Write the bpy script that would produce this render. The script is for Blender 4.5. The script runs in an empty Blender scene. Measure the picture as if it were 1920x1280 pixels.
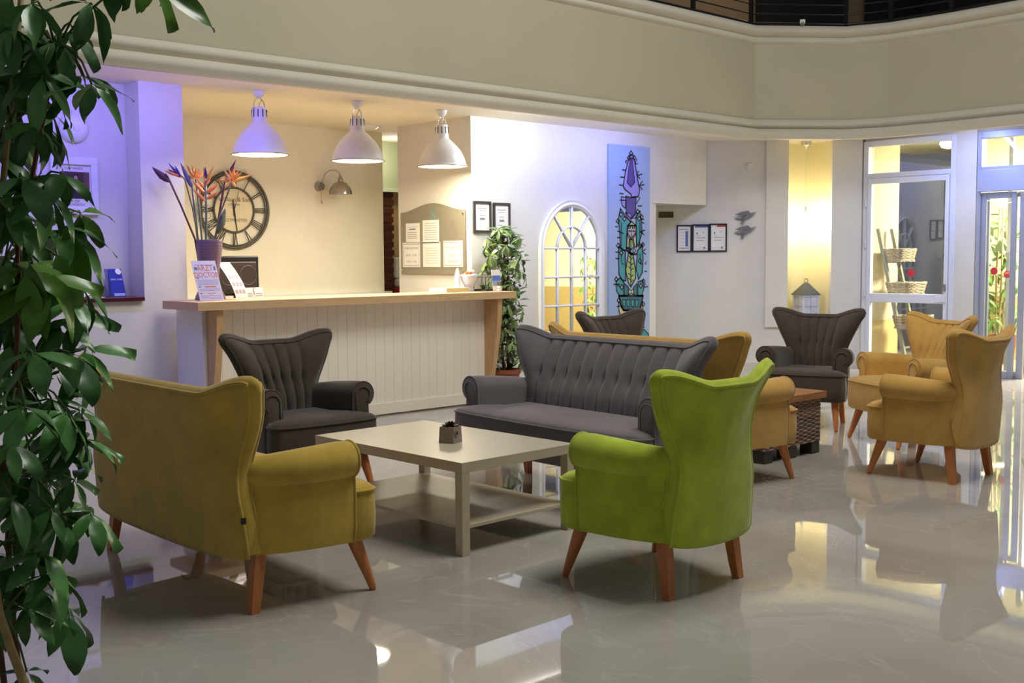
import bpy, math, random
import numpy as np
from mathutils import Matrix, Vector
random.seed(7)
SC = bpy.context.scene
COL = SC.collection
PI = math.pi

# ------------------------------------------------------------------ camera, world, lights, exposure
cam = bpy.data.objects.new('camera', bpy.data.cameras.new('camera')); COL.objects.link(cam)
cam.data.sensor_width = 36.0; cam.data.lens = 2102.5 / 1920 * 36; cam.data.clip_start = .05
_a = (0.73286172, -0.68034444, -0.00671856); _b = (0.05604689, 0.05052619, 0.99714886); _c = (0.67806522, 0.73114879, -0.0751599)
cam.matrix_world = Matrix(((_a[0], _b[0], -_c[0], 0), (_a[1], _b[1], -_c[1], 0), (_a[2], _b[2], -_c[2], 1.415), (0, 0, 0, 1)))
SC.camera = cam
SC.view_settings.view_transform = 'Standard'; SC.view_settings.look = 'None'
SC.view_settings.gamma = 1.0; SC.view_settings.use_curve_mapping = False
SC.view_settings.exposure = 0.2
SC.cycles.use_denoising = True
SC.cycles.max_bounces = 8; SC.cycles.diffuse_bounces = 4; SC.cycles.glossy_bounces = 5; SC.cycles.transparent_max_bounces = 12
SC.cycles.sample_clamp_indirect = 6.0
W = bpy.data.worlds.new('night'); SC.world = W; W.use_nodes = True
W.node_tree.nodes['Background'].inputs[0].default_value = (.55, .56, .62, 1)
W.node_tree.nodes['Background'].inputs[1].default_value = .16

def lamp(name, kind, loc, energy, color, size=.2, target=None, spot=None, blend=.5, sizey=None, spread=None):
    d = bpy.data.lights.new(name, kind); d.energy = energy; d.color = color
    o = bpy.data.objects.new(name, d); COL.objects.link(o); o.location = loc
    if kind == 'AREA':
        d.size = size
        if sizey: d.shape = 'RECTANGLE'; d.size_y = sizey
        if spread: d.spread = spread
    else: d.shadow_soft_size = size
    if kind == 'SPOT' and spot: d.spot_size = spot; d.spot_blend = blend
    if target is not None:
        o.rotation_euler = (Vector(target) - Vector(loc)).to_track_quat('-Z', 'Y').to_euler()
    return o
lamp('atrium_overhead_fill', 'AREA', (5.5, 2.2, 7.6), 330, (1, .975, .92), 3.2, (5.8, 4.2, 0))  # unseen overhead area light added as soft fill for the atrium
# coloured LED strips tucked behind the lip of the balcony moulding
def strip(name, x0, x1, e, col, ty, tz, y=7.82):
    return lamp(name, 'AREA', ((x0 + x1) / 2, y, 2.805), e, col, x1 - x0, ((x0 + x1) / 2, ty, tz), sizey=.05)
strip('violet_strip_left', 2.0, 4.1, 24, (.21, .18, 1.0), 8.9, 1.6)
strip('violet_strip_pendant', 4.2, 4.9, 2.6, (.17, .14, 1.0), 8.6, 2.2)
strip('white_strip', 7.3, 8.0, 12, (.84, .92, 1.0), 8.6, 2.0)
strip('blue_strip', 8.2, 9.9, 17, (.30, .34, 1.0), 8.6, 2.0)
lamp('blue_strip_entrance', 'AREA', (12.25, 5.8, 2.80), 36, (.34, .44, 1.0), .05, (12.75, 5.8, 1.6), sizey=2.6)

# ------------------------------------------------------------------ helpers
def lin(c):
    if isinstance(c, str): c = [int(c[i:i + 2], 16) for i in (0, 2, 4)]
    return tuple(((v / 255 / 12.92) if v / 255 <= .04045 else ((v / 255 + .055) / 1.055) ** 2.4) for v in c) + (1,)

def pbr(name, rgb, rough=.5, metal=0, var=None, bump=None, sheen=0, spec=.5, emit=None, trans=0, alpha=None, rnd=0, rgb2=None, stretch=None, coat=0):
    m = bpy.data.materials.new(name); m.use_nodes = True
    nt = m.node_tree; B = nt.nodes['Principled BSDF']; L = nt.links.new
    B.inputs['Base Color'].default_value = lin(rgb); B.inputs['Roughness'].default_value = rough
    B.inputs['Metallic'].default_value = metal; B.inputs['Specular IOR Level'].default_value = spec
    B.inputs['Coat Weight'].default_value = coat; B.inputs['Coat Roughness'].default_value = .05
    if sheen: B.inputs['Sheen Weight'].default_value = sheen; B.inputs['Sheen Roughness'].default_value = .45
    if trans: B.inputs['Transmission Weight'].default_value = trans
    if alpha is not None: B.inputs['Alpha'].default_value = alpha
    if emit: B.inputs['Emission Color'].default_value = lin(emit[0]); B.inputs['Emission Strength'].default_value = emit[1]
    tc = nt.nodes.new('ShaderNodeTexCoord'); vec = tc.outputs['Object']
    if stretch:
        mp = nt.nodes.new('ShaderNodeMapping'); mp.inputs['Scale'].default_value = stretch; L(vec, mp.inputs['Vector']); vec = mp.outputs['Vector']
    src = None
    if var or rgb2:
        sc_, am = var or (5, .2)
        n = nt.nodes.new('ShaderNodeTexNoise'); n.inputs['Scale'].default_value = sc_; n.inputs['Detail'].default_value = 5; n.inputs['Roughness'].default_value = .6
        L(vec, n.inputs['Vector'])
        mr = nt.nodes.new('ShaderNodeMapRange'); mr.inputs[1].default_value = .3; mr.inputs[2].default_value = .7
        L(n.outputs['Fac'], mr.inputs[0])
        mx = nt.nodes.new('ShaderNodeMix'); mx.data_type = 'RGBA'; L(mr.outputs[0], mx.inputs[0])
        c = lin(rgb); c2 = lin(rgb2) if rgb2 else tuple(v * (1 - am) for v in c[:3]) + (1,)
        mx.inputs[6].default_value = c2; mx.inputs[7].default_value = c if rgb2 else tuple(min(1, v * (1 + am * .5)) for v in c[:3]) + (1,)
        src = mx.outputs[2]
    if rnd:
        oi = nt.nodes.new('ShaderNodeObjectInfo'); hs = nt.nodes.new('ShaderNodeHueSaturation')
        if src: L(src, hs.inputs['Color'])
        else: hs.inputs['Color'].default_value = lin(rgb)
        a = nt.nodes.new('ShaderNodeMapRange'); a.inputs[3].default_value = 1 - rnd; a.inputs[4].default_value = 1 + rnd; L(oi.outputs['Random'], a.inputs[0]); L(a.outputs[0], hs.inputs['Value'])
        src = hs.outputs['Color']
    if src: L(src, B.inputs['Base Color'])
    if bump:
        n2 = nt.nodes.new('ShaderNodeTexNoise'); n2.inputs['Scale'].default_value = bump[0]; n2.inputs['Detail'].default_value = 3; L(vec, n2.inputs['Vector'])
        bp = nt.nodes.new('ShaderNodeBump'); bp.inputs['Strength'].default_value = bump[1]; bp.inputs['Distance'].default_value = .004
        L(n2.outputs['Fac'], bp.inputs['Height']); L(bp.outputs[0], B.inputs['Normal'])
    return m

def glass_mat(name, refl=.12, tint=(1, 1, 1)):
    m = bpy.data.materials.new(name); m.use_nodes = True; nt = m.node_tree; nt.nodes.clear(); L = nt.links.new
    out = nt.nodes.new('ShaderNodeOutputMaterial'); tr = nt.nodes.new('ShaderNodeBsdfTransparent'); gl = nt.nodes.new('ShaderNodeBsdfGlossy')
    tr.inputs[0].default_value = tint + (1,); gl.inputs['Roughness'].default_value = 0.0
    lw = nt.nodes.new('ShaderNodeLayerWeight'); pw = nt.nodes.new('ShaderNodeMath'); pw.operation = 'POWER'; pw.inputs[1].default_value = 5; L(lw.outputs['Facing'], pw.inputs[0])
    ad = nt.nodes.new('ShaderNodeMath'); ad.operation = 'MULTIPLY_ADD'; ad.use_clamp = True; ad.inputs[1].default_value = .6; ad.inputs[2].default_value = refl; L(pw.outputs[0], ad.inputs[0])
    mx = nt.nodes.new('ShaderNodeMixShader'); L(ad.outputs[0], mx.inputs[0]); L(tr.outputs[0], mx.inputs[1]); L(gl.outputs[0], mx.inputs[2]); L(mx.outputs[0], out.inputs[0])
    return m

def emis(name, rgb, s):
    m = bpy.data.materials.new(name); m.use_nodes = True; nt = m.node_tree; nt.nodes.clear()
    out = nt.nodes.new('ShaderNodeOutputMaterial'); e = nt.nodes.new('ShaderNodeEmission'); e.inputs[0].default_value = lin(rgb); e.inputs[1].default_value = s
    nt.links.new(e.outputs[0], out.inputs[0]); return m

def setup(o, parent=None, label=None, cat=None, group=None, kind=None, loc=None, rot=None):
    COL.objects.link(o)
    if parent is not None: o.parent = parent
    if loc is not None: o.location = loc
    if rot is not None: o.rotation_euler = rot
    if label: o['label'] = label
    if cat: o['category'] = cat
    if group: o['group'] = group
    if kind: o['kind'] = kind
    return o

def thing(name, label, cat, loc=(0, 0, 0), rz=0, group=None):
    return setup(bpy.data.objects.new(name, None), None, label, cat, group, None, loc, (0, 0, rz))

class MB:
    def __init__(s): s.v = []; s.f = []
    def add(s, v, f):
        n = len(s.v); s.v += [tuple(p) for p in v]; s.f += [tuple(i + n for i in q) for q in f]; return s
    def box(s, x0, x1, y0, y1, z0, z1):
        v = [(x, y, z) for z in (z0, z1) for y in (y0, y1) for x in (x0, x1)]
        return s.add(v, [(0, 2, 3, 1), (4, 5, 7, 6), (0, 1, 5, 4), (2, 6, 7, 3), (0, 4, 6, 2), (1, 3, 7, 5)])
    def prism(s, poly, z0, z1):      # polygon in xy (ccw) extruded in z
        n = len(poly)
        return s.add([(x, y, z0) for x, y in poly] + [(x, y, z1) for x, y in poly],
                     [tuple(range(n - 1, -1, -1)), tuple(range(n, 2 * n))] + [(i, (i + 1) % n, n + (i + 1) % n, n + i) for i in range(n)])
    def wallprism(s, poly, y0, y1):  # polygon in xz (ccw seen from -y) extruded from y0 (front) to y1
        n = len(poly)
        return s.add([(x, y0, z) for x, z in poly] + [(x, y1, z) for x, z in poly],
                     [tuple(range(n)), tuple(range(2 * n - 1, n - 1, -1))] + [(i, n + i, n + (i + 1) % n, (i + 1) % n) for i in range(n)])
    def cone(s, p0, p1, r0, r1, n=12, caps=True, ph=0):
        p0, p1 = Vector(p0), Vector(p1); d = (p1 - p0).normalized(); u = d.orthogonal().normalized()
        if abs(d.z) > .5:
            u = (Vector((1, 0, 0)) - d * d.x).normalized()
        w = d.cross(u); v = []
        for p, r in ((p0, r0), (p1, r1)):
            for i in range(n):
                t = 2 * PI * i / n + ph; v.append(p + u * (r * math.cos(t)) + w * (r * math.sin(t)))
        f = [(i, (i + 1) % n, n + (i + 1) % n, n + i) for i in range(n)]
        if caps: f += [tuple(range(n - 1, -1, -1)), tuple(range(n, 2 * n))]
        return s.add(v, f)
    def tube(s, pts, r, n=8, closed=False):
        pts = [Vector(p) for p in pts]; m = len(pts); rr = r if isinstance(r, (list, tuple)) else [r] * m
        v = []; up = None
        for i, p in enumerate(pts):
            t = (pts[(i + 1) % m] - pts[i - 1]) if closed else (pts[min(i + 1, m - 1)] - pts[max(i - 1, 0)])
            if t.length < 1e-9: t = Vector((0, 0, 1))
            t.normalize()
            u = t.orthogonal().normalized() if up is None else (up - t * up.dot(t))
            if u.length < 1e-6: u = t.orthogonal()
            u.normalize(); up = u; w = t.cross(u)
            v += [p + u * (rr[i] * math.cos(2 * PI * k / n)) + w * (rr[i] * math.sin(2 * PI * k / n)) for k in range(n)]
        f = []
        for i in range(m if closed else m - 1):
            j = (i + 1) % m
            f += [(i * n + k, i * n + (k + 1) % n, j * n + (k + 1) % n, j * n + k) for k in range(n)]
        if not closed: f += [tuple(range(n - 1, -1, -1)), tuple(range((m - 1) * n, m * n))]
        return s.add(v, f)
    def lathe(s, prof, n=24, c=(0, 0, 0), capb=True, capt=True):
        v = [(c[0] + r * math.cos(2 * PI * k / n), c[1] + r * math.sin(2 * PI * k / n), c[2] + z) for r, z in prof for k in range(n)]
        m = len(prof)
        f = [(i * n + k, i * n + (k + 1) % n, (i + 1) * n + (k + 1) % n, (i + 1) * n + k) for i in range(m - 1) for k in range(n)]
        if capb: f.append(tuple(range(n - 1, -1, -1)))
        if capt: f.append(tuple(range((m - 1) * n, m * n)))
        return s.add(v, f)
    def rings(s, R, cap0=True, cap1=True):
        n = len(R[0]); v = [p for r in R for p in r]
        f = [(i * n + k, i * n + (k + 1) % n, (i + 1) * n + (k + 1) % n, (i + 1) * n + k) for i in range(len(R) - 1) for k in range(n)]
        if cap0: f.append(tuple(range(n - 1, -1, -1)))
        if cap1: f.append(tuple(range((len(R) - 1) * n, len(R) * n)))
        return s.add(v, f)
    def sheet(s, fn, nu, nv):
        v = [fn(i / nu, j / nv) for j in range(nv + 1) for i in range(nu + 1)]
        return s.add(v, [(j * (nu + 1) + i, j * (nu + 1) + i + 1, (j + 1) * (nu + 1) + i + 1, (j + 1) * (nu + 1) + i) for j in range(nv) for i in range(nu)])
    def mesh(s, name, mat, smooth=False):
        me = bpy.data.meshes.new(name); me.from_pydata([tuple(p) for p in s.v], [], s.f); me.update()
        if mat is not None: me.materials.append(mat)
        if smooth:
            me.polygons.foreach_set('use_smooth', [True] * len(me.polygons))
        return me
    def build(s, name, mat, parent=None, smooth=False, bevel=0, ang=None, **k):
        o = bpy.data.objects.new(name, s.mesh(name, mat, smooth))
        if bevel:
            b = o.modifiers.new('bevel', 'BEVEL'); b.width = bevel; b.segments = 2; b.limit_method = 'ANGLE'
        if smooth and ang is not None:
            try: o.data.set_sharp_from_angle(angle=math.radians(ang))
            except Exception: pass
        return setup(o, parent, **k)

def text(name, body, size, loc, mat, parent, rot=(PI / 2, 0, 0), align='CENTER', sx=1.0, ext=0.0):
    c = bpy.data.curves.new(name, 'FONT'); c.body = body; c.size = size; c.align_x = align; c.align_y = 'CENTER'; c.extrude = ext
    c.resolution_u = 3
    tmp = bpy.data.objects.new(name, c); me = bpy.data.meshes.new_from_object(tmp); bpy.data.objects.remove(tmp); me.materials.clear(); me.materials.append(mat)
    o = bpy.data.objects.new(name, me); setup(o, parent, loc=loc, rot=rot); o.scale = (sx, 1, 1); return o

def copy_tree(o, parent=None):
    c = o.copy(); COL.objects.link(c)
    if parent is not None: c.parent = parent
    for ch in list(o.children): copy_tree(ch, c)
    return c
def sstep(a, b, x):
    t = min(1, max(0, (x - a) / (b - a))); return t * t * (3 - 2 * t)
def hermite(xs, ys):
    n = len(xs); m = [(ys[min(i + 1, n - 1)] - ys[max(i - 1, 0)]) / (xs[min(i + 1, n - 1)] - xs[max(i - 1, 0)]) for i in range(n)]
    def f(x):
        if x <= xs[0]: return ys[0]
        if x >= xs[-1]: return ys[-1]
        i = max(k for k in range(n - 1) if xs[k] <= x); h = xs[i + 1] - xs[i]; t = (x - xs[i]) / h
        return ys[i] * (2 * t ** 3 - 3 * t * t + 1) + h * m[i] * (t ** 3 - 2 * t * t + t) + ys[i + 1] * (3 * t * t - 2 * t ** 3) + h * m[i + 1] * (t ** 3 - t * t)
    return f

# ------------------------------------------------------------------ materials
M = {}
M['wall'] = pbr('cream_plaster', (222, 218, 206), .85, var=(3, .04), bump=(60, .08))
M['warmwall'] = pbr('warm_cream_plaster', (238, 232, 208), .85, var=(3, .04), bump=(60, .08))
M['fascia'] = pbr('khaki_plaster', (194, 188, 162), .85, var=(1.2, .05), bump=(70, .1))
M['mould'] = pbr('plaster_moulding', (214, 208, 190), .8, var=(2, .05))
M['ceil'] = pbr('ceiling_paint', (240, 232, 212), .9)
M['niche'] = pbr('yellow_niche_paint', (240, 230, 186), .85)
M['white'] = pbr('white_lacquer', (235, 235, 232), .35)
M['pvc'] = pbr('white_pvc', (225, 228, 235), .4)
M['alu'] = pbr('satin_aluminium', (170, 175, 190), .4, .35)
M['dark'] = pbr('black_plastic', (22, 20, 20), .35)
M['maple'] = pbr('maple_wood', (214, 178, 132), .45, var=(6, .16), stretch=(1, 12, 12))
M['maplev'] = pbr('maple_wood_upright', (204, 164, 116), .45, var=(6, .16), stretch=(12, 12, 1))
M['plank'] = pbr('painted_plank', (246, 238, 222), .5, rnd=.02)
M['redwood'] = pbr('dark_red_wood', (78, 22, 24), .3, var=(8, .3), stretch=(1, 10, 10))
M['mustard'] = pbr('mustard_velvet', (200, 168, 66), .9, var=(7, .2), bump=(500, .15), sheen=.35)
M['ochre'] = pbr('ochre_velvet', (204, 160, 80), .9, var=(7, .16), bump=(500, .15), sheen=.35)
M['green'] = pbr('lime_velvet', (182, 198, 48), .9, var=(7, .24), bump=(500, .15), sheen=.35)
M['grey'] = pbr('grey_velvet', (112, 104, 106), .9, var=(7, .16), bump=(500, .15), sheen=.3)
M['umber'] = pbr('dark_brown_grey_velvet', (74, 63, 54), .9, var=(7, .2), bump=(500, .15), sheen=.3)
M['leg'] = pbr('beech_leg', (202, 126, 70), .35, var=(9, .2), stretch=(8, 8, 1))
M['oak'] = pbr('washed_oak_laminate', (196, 184, 156), .3, var=(5, .08), stretch=(1, 8, 8))
M['tray'] = pbr('worn_wood_top', (170, 116, 72), .4, var=(5, .4), stretch=(1, 9, 9))
M['wicker'] = pbr('grey_wicker', (150, 128, 112), .7, rnd=.35, var=(30, .35))
M['foot'] = pbr('dark_block', (52, 50, 44), .5)
M['steel'] = pbr('brushed_steel', (170, 165, 155), .25, .9)
M['chrome'] = pbr('chrome', (215, 215, 215), .1, 1)
M['iron'] = pbr('grey_iron', (92, 88, 80), .5, .5)
M['clockface'] = pbr('ivory_dial', (226, 214, 176), .6)
M['ink'] = pbr('dark_ink', (52, 50, 52), .6)
M['paper'] = pbr('paper', (236, 232, 224), .6)
M['acrylic'] = glass_mat('clear_acrylic', .02)
M['pane'] = glass_mat('door_glass', .10, (.96, .98, .97))
M['mirror'] = pbr('mirror_silver', (238, 240, 240), .01, 1)
M['board'] = pbr('taupe_board', (138, 130, 110), .4)
M['leaf'] = pbr('schefflera_leaf', (80, 132, 64), .30, var=(3, .25), rnd=.45, spec=.5)
M['leafb'] = pbr('young_leaf', (84, 132, 28), .3, var=(3, .2), rnd=.3)
M['leafv'] = pbr('variegated_leaf', (48, 92, 60), .35, rgb2=(150, 172, 96), var=(2.2, .5), rnd=.4)
M['leafo'] = pbr('porch_leaf', (112, 150, 66), .4, rnd=.35)
M['cane'] = pbr('tan_cane', (176, 152, 96), .6, var=(14, .35), stretch=(1, 1, 3))
M['bark'] = pbr('brown_stem', (104, 62, 34), .6, var=(14, .3))
M['petiole'] = pbr('green_petiole', (74, 92, 34), .5)
M['terracotta'] = pbr('terracotta', (150, 84, 54), .7, var=(9, .2))
M['soil'] = pbr('potting_soil', (46, 34, 26), .95, bump=(60, .6))
M['greenwall'] = pbr('sage_wall', (176, 184, 148), .85)
M['navy'] = pbr('navy_ink', (18, 24, 56), .6)
for k, c in dict(lav=(150, 140, 205), pur=(84, 66, 138), teal=(64, 148, 148), teal2=(36, 108, 118), lime=(160, 186, 106), skin=(182, 172, 168), sand=(206, 200, 140), canvas=(156, 176, 208)).items(): M['art_' + k] = pbr('art_' + k, c, .7)

def floor_mat():
    m = pbr('polished_marble', (168, 160, 146), .025, spec=.7); nt = m.node_tree; L = nt.links.new; B = nt.nodes['Principled BSDF']
    tc = nt.nodes.new('ShaderNodeTexCoord')
    n = nt.nodes.new('ShaderNodeTexNoise'); n.inputs['Scale'].default_value = .9; n.inputs['Detail'].default_value = 7; n.inputs['Distortion'].default_value = .8; L(tc.outputs['Object'], n.inputs['Vector'])
    cr = nt.nodes.new('ShaderNodeValToRGB'); e = cr.color_ramp.elements
    e[0].position = .3; e[0].color = lin((162, 156, 146)); e[1].position = .7; e[1].color = lin((186, 182, 173)); L(n.outputs['Fac'], cr.inputs[0])
    v = nt.nodes.new('ShaderNodeTexNoise'); v.inputs['Scale'].default_value = 1.3; v.inputs['Detail'].default_value = 4; v.inputs['Distortion'].default_value = 1.6; L(tc.outputs['Object'], v.inputs['Vector'])
    s = nt.nodes.new('ShaderNodeMath'); s.operation = 'SUBTRACT'; s.inputs[1].default_value = .5; L(v.outputs['Fac'], s.inputs[0])
    ab = nt.nodes.new('ShaderNodeMath'); ab.operation = 'ABSOLUTE'; L(s.outputs[0], ab.inputs[0])
    mr = nt.nodes.new('ShaderNodeMapRange'); mr.inputs[1].default_value = 0; mr.inputs[2].default_value = .012; mr.inputs[3].default_value = .22; mr.inputs[4].default_value = 0; L(ab.outputs[0], mr.inputs[0])
    mx = nt.nodes.new('ShaderNodeMix'); mx.data_type = 'RGBA'; L(mr.outputs[0], mx.inputs[0]); L(cr.outputs[0], mx.inputs[6]); mx.inputs[7].default_value = lin((214, 210, 198))
    L(mx.outputs[2], B.inputs['Base Color']); return m
M['floor'] = floor_mat()

# ------------------------------------------------------------------ room shell
YW, CZ = 8.6, 2.825
def S(name, mb, mat, parent=None, **k): return mb.build(name, mat, parent, kind=None if parent else 'structure', **k)
fl = S('floor', MB().box(-3, 12.8, -3, 12.5, -.1, 0), M['floor'])
# reception wall pieces
S('wall_left', MB().box(-3, 3.96, YW, 9.1, 0, 1.085).box(-3, 3.96, 8.86, 9.1, 1.085, CZ), M['wall'])
S('wall_pillar', MB().box(3.96, 4.33, YW, 10.4, 0, CZ), M['wall'])
S('wall_back', MB().box(4.33, 7.66, 10.4, 10.46, 0, CZ), M['warmwall'])
S('wall_right', MB().box(7.43, 10.25, YW, 9.81, 0, CZ), M['wall'])
S('wall_corridor', MB().box(7.0, 9.6, 11.95, 12.1, 2.25, CZ).box(7.0, 9.6, 12.3, 12.4, 0, CZ), M['greenwall'])
S('baseboard_left', MB().box(-3, 3.96, YW - .015, YW, 0, .07), M['mould'])
S('trim_1', MB().box(4.33, 7.72, 10.33, 10.4, 1.0, 1.035).box(4.33, 7.70, 10.36, 10.4, .96, 1.0), M['white'], label='dado rail')
# diagonal wall : local frame x along wall, y into the wall
D0 = (11.48, 8.43); DA = math.radians(-42.342)
def diag(p, q=0):
    return (D0[0] + math.cos(DA) * p - math.sin(DA) * q, D0[1] + math.sin(DA) * p + math.cos(DA) * q)
dl = dict(loc=(D0[0], D0[1], 0), rot=(0, 0, DA))
S('wall_diagonal', MB().box(-1.25, .745, 0, .8, 0, CZ).box(1.285, 1.70, 0, .8, 0, CZ).box(.745, 1.285, .55, .8, 0, CZ).box(.745, 1.285, 0, .55, 0, .56), M['wall'], **dl)
# raised panel framing the niche
S('trim_2', MB().box(.47, .745, -.035, 0, .52, CZ).box(1.285, 1.655, -.035, 0, .52, CZ).box(.745, 1.285, -.035, 0, .52, .56), M['wall'], **dl)
nb = MB()
arc = [(.745 + .54 * t, .06 + .42 * math.sin(PI * t) ** .6) for t in [i / 14 for i in range(15)]]
nb.add([(x, y, .56) for x, y in arc] + [(x, y, CZ) for x, y in arc], [(i, i + 1, 16 + i, 15 + i) for i in range(14)])
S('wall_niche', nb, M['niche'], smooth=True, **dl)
S('baseboard_diagonal', MB().box(-.35, 1.66, -.05, 0, 0, .085), M['mould'], **dl)
# soffit over the manager's door
S('wall_soffit', MB().prism([(10.25, 8.6), (11.27, 8.6), (10.5, 9.3), (10.25, 9.3)], 2.037, CZ), M['wall'])
S('trim_3', MB().box(10.25, 10.33, 8.62, 8.70, 0, 2.037), M['wall'], label='door jamb')
S('wall_beyond', MB().box(10.25, 12.0, 9.85, 10.0, 0, CZ), M['wall'])
# entrance wall
S('wall_entrance', MB().box(12.72, 12.95, 7.28, 7.75, 0, CZ).box(12.70, 12.95, 5.86, 6.10, 0, CZ).box(12.72, 12.95, -3, 4.0, 0, CZ).box(12.72, 12.95, 4.0, 7.3, 2.795, CZ), M['wall'])
# fascia of the gallery
path = [(-3, 7.66), (11.02, 7.66), (11.84, 7.03), (11.99, 6.62), (12.02, 5.95), (11.97, 5.02), (11.80, 3.9), (11.5, 2.4), (11.3, -3)]
def off(d):
    out = []
    for i, p in enumerate(path):
        a = Vector(path[max(i - 1, 0)]); b = Vector(p); c = Vector(path[min(i + 1, len(path) - 1)])
        ns = []
        for u, w in ((a, b), (b, c)):
            t = w - u
            if t.length > 1e-6: t.normalize(); ns.append(Vector((t.y, -t.x)))
        n = sum(ns, Vector((0, 0))); n.normalize(); k = 1 / max(.5, n.dot(ns[0]))
        out.append((p[0] + n.x * d * k, p[1] + n.y * d * k))
    return out
S('ceiling_reception', MB().prism(off(-.10) + [(12.95, -3), (12.95, 12.5), (-3, 12.5)], CZ, CZ + .12), M['ceil'])
def sweep(prof):
    m = MB(); n = len(path)
    for d, z in prof: m.v += [(x, y, z) for x, y in off(d)]
    for j in range(len(prof) - 1): m.f += [(j * n + i, j * n + i + 1, (j + 1) * n + i + 1, (j + 1) * n + i) for i in range(n - 1)]
    return m
S('wall_fascia', sweep([(-.08, 2.95), (-.08, 3.90), (-.5, 3.90)]), M['fascia'])
def roll(z0, z1, d0, bulge, k=6): return [(d0 + bulge * math.sin(PI * i / k), z0 + (z1 - z0) * i / k) for i in range(k + 1)]
S('trim_4', sweep([(-.10, CZ + .01), (-.10, 2.765), (-.005, 2.758)] + roll(2.765, 2.872, -.012, .032)[1:] + roll(2.875, 2.985, -.07, .052)), M['mould'], smooth=True, ang=50, label='lower balcony moulding')
S('trim_5', sweep(roll(3.845, 3.93, -.08, .035) + roll(3.935, 4.06, -.07, .06) + [(-.09, 4.06), (-.5, 4.06)]), M['mould'], smooth=True, ang=50, label='upper balcony moulding')
# gallery above
S('floor_gallery', sweep([(-.3, 4.0), (-5, 4.0)]), M['mould'])
S('wall_gallery', MB().box(-3, 19.5, 10.2, 10.35, 4.0, 6.6), pbr('dim_gallery_wall', (150, 126, 96), .9))
S('gallery_shade_panel', MB().box(14.5, 16.95, 10.05, 10.15, 4.0, 6.6).box(17.65, 19.5, 10.05, 10.15, 4, 6.6), pbr('opening_shade_black', (18, 16, 18), .9))  # near-black panels paint the darkness of the unlit gallery openings
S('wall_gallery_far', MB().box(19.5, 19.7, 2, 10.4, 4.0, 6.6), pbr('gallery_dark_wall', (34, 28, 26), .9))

lamp('gallery_fill', 'POINT', (13.5, 8.9, 5.9), 14, (1, .84, .62), .15)  # unseen point light added to lift the brown gallery wall
# gallery railing: posts and bars are parts
rail = thing('gallery_railing', 'black metal railing running along the top of the balcony', 'railing')
rp = off(-.16)
for z, r in ((4.10, .016), (4.21, .008), (4.32, .008), (4.43, .008), (4.54, .008), (4.65, .008), (4.95, .022)):
    MB().tube([(x, y, z) for x, y in rp], r, 6).build('rail_bar', M['dark'], rail, smooth=True)
for i in range(len(rp) - 1):
    a, b = Vector(rp[i]), Vector(rp[i + 1]); L_ = (b - a).length; k = max(1, round(L_ / 1.1))
    for j in range(k):
        p = a.lerp(b, j / k)
        if p.x > 7: MB().box(p.x - .02, p.x + .02, p.y - .02, p.y + .02, 4.06, 4.95).build('rail_post', M['dark'], rail)
gc = thing('gallery_box', 'small pale box standing on the balcony edge', 'lamp', (11.52, 7.42, 4.06), .6)  # plain small box on the balcony edge, gives no light
MB().box(-.05, .05, -.03, .03, .03, .075).build('box_body', M['white'], gc, bevel=.004)
MB().box(-.16, -.05, -.02, .02, .03, .045).box(.01, .05, -.02, .02, 0, .03).build('bracket', M['white'], gc)

# ------------------------------------------------------------------ outside the entrance
S('floor_porch', MB().box(12.8, 19, -2, 12, -.1, -.005), pbr('porch_tiles', (150, 140, 118), .35, var=(4, .2)))
stuc = pbr('cream_stucco', (244, 236, 208), .9, bump=(45, .7), var=(20, .05)); dado = pbr('ochre_dado', (200, 176, 112), .9, bump=(45, .4))
S('wall_porch_side', MB().box(12.95, 13.66, 7.32, 8.6, .58, 3.0), pbr('dimmed_textured_stucco', (206, 192, 156), .9, bump=(45, .9), var=(24, .08)))  # darker stucco copy: weaker light on this wall is put into its colour
S('trim_6', MB().box(12.95, 13.67, 7.31, 8.6, 0, .58), dado, label='ochre dado of porch side wall')
S('wall_porch_end', MB().box(15.2, 15.4, -2.0, 7.0, .85, 3.4), stuc)
S('trim_7', MB().box(15.18, 15.4, -2.0, 7.01, 0, .85), dado, label='ochre dado of porch end wall')
S('ceiling_porch', MB().box(12.95, 16.5, -2.0, 8.6, 2.95, 3.05), stuc)
lamp('porch_light', 'AREA', (14.75, 4.9, 2.9), 640, (1, .94, .78), 1.0, (14.85, 4.9, 0))
lamp('porch_light_left', 'POINT', (14.2, 6.75, 2.6), 17, (1, .93, .74), .12)
pl = thing('porch_lamp', 'glowing round lamp on the porch ceiling seen through the transom', 'lamp', (14.29, 6.98, 2.95))
MB().lathe([(.02, -.16), (.08, -.145), (.11, -.10), (.10, -.05), (.06, -.02)], 16).build('globe', emis('porch_globe', (255, 235, 180), 9), pl, smooth=True)
MB().lathe([(.06, -.025), (.06, 0)], 16).build('base_plate', M['white'], pl)

lamp('passage_fill', 'POINT', (8.15, 10.75, 2.55), 7, (1, .92, .74), .1)  # unseen point light added to brighten the passage behind the counter
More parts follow.
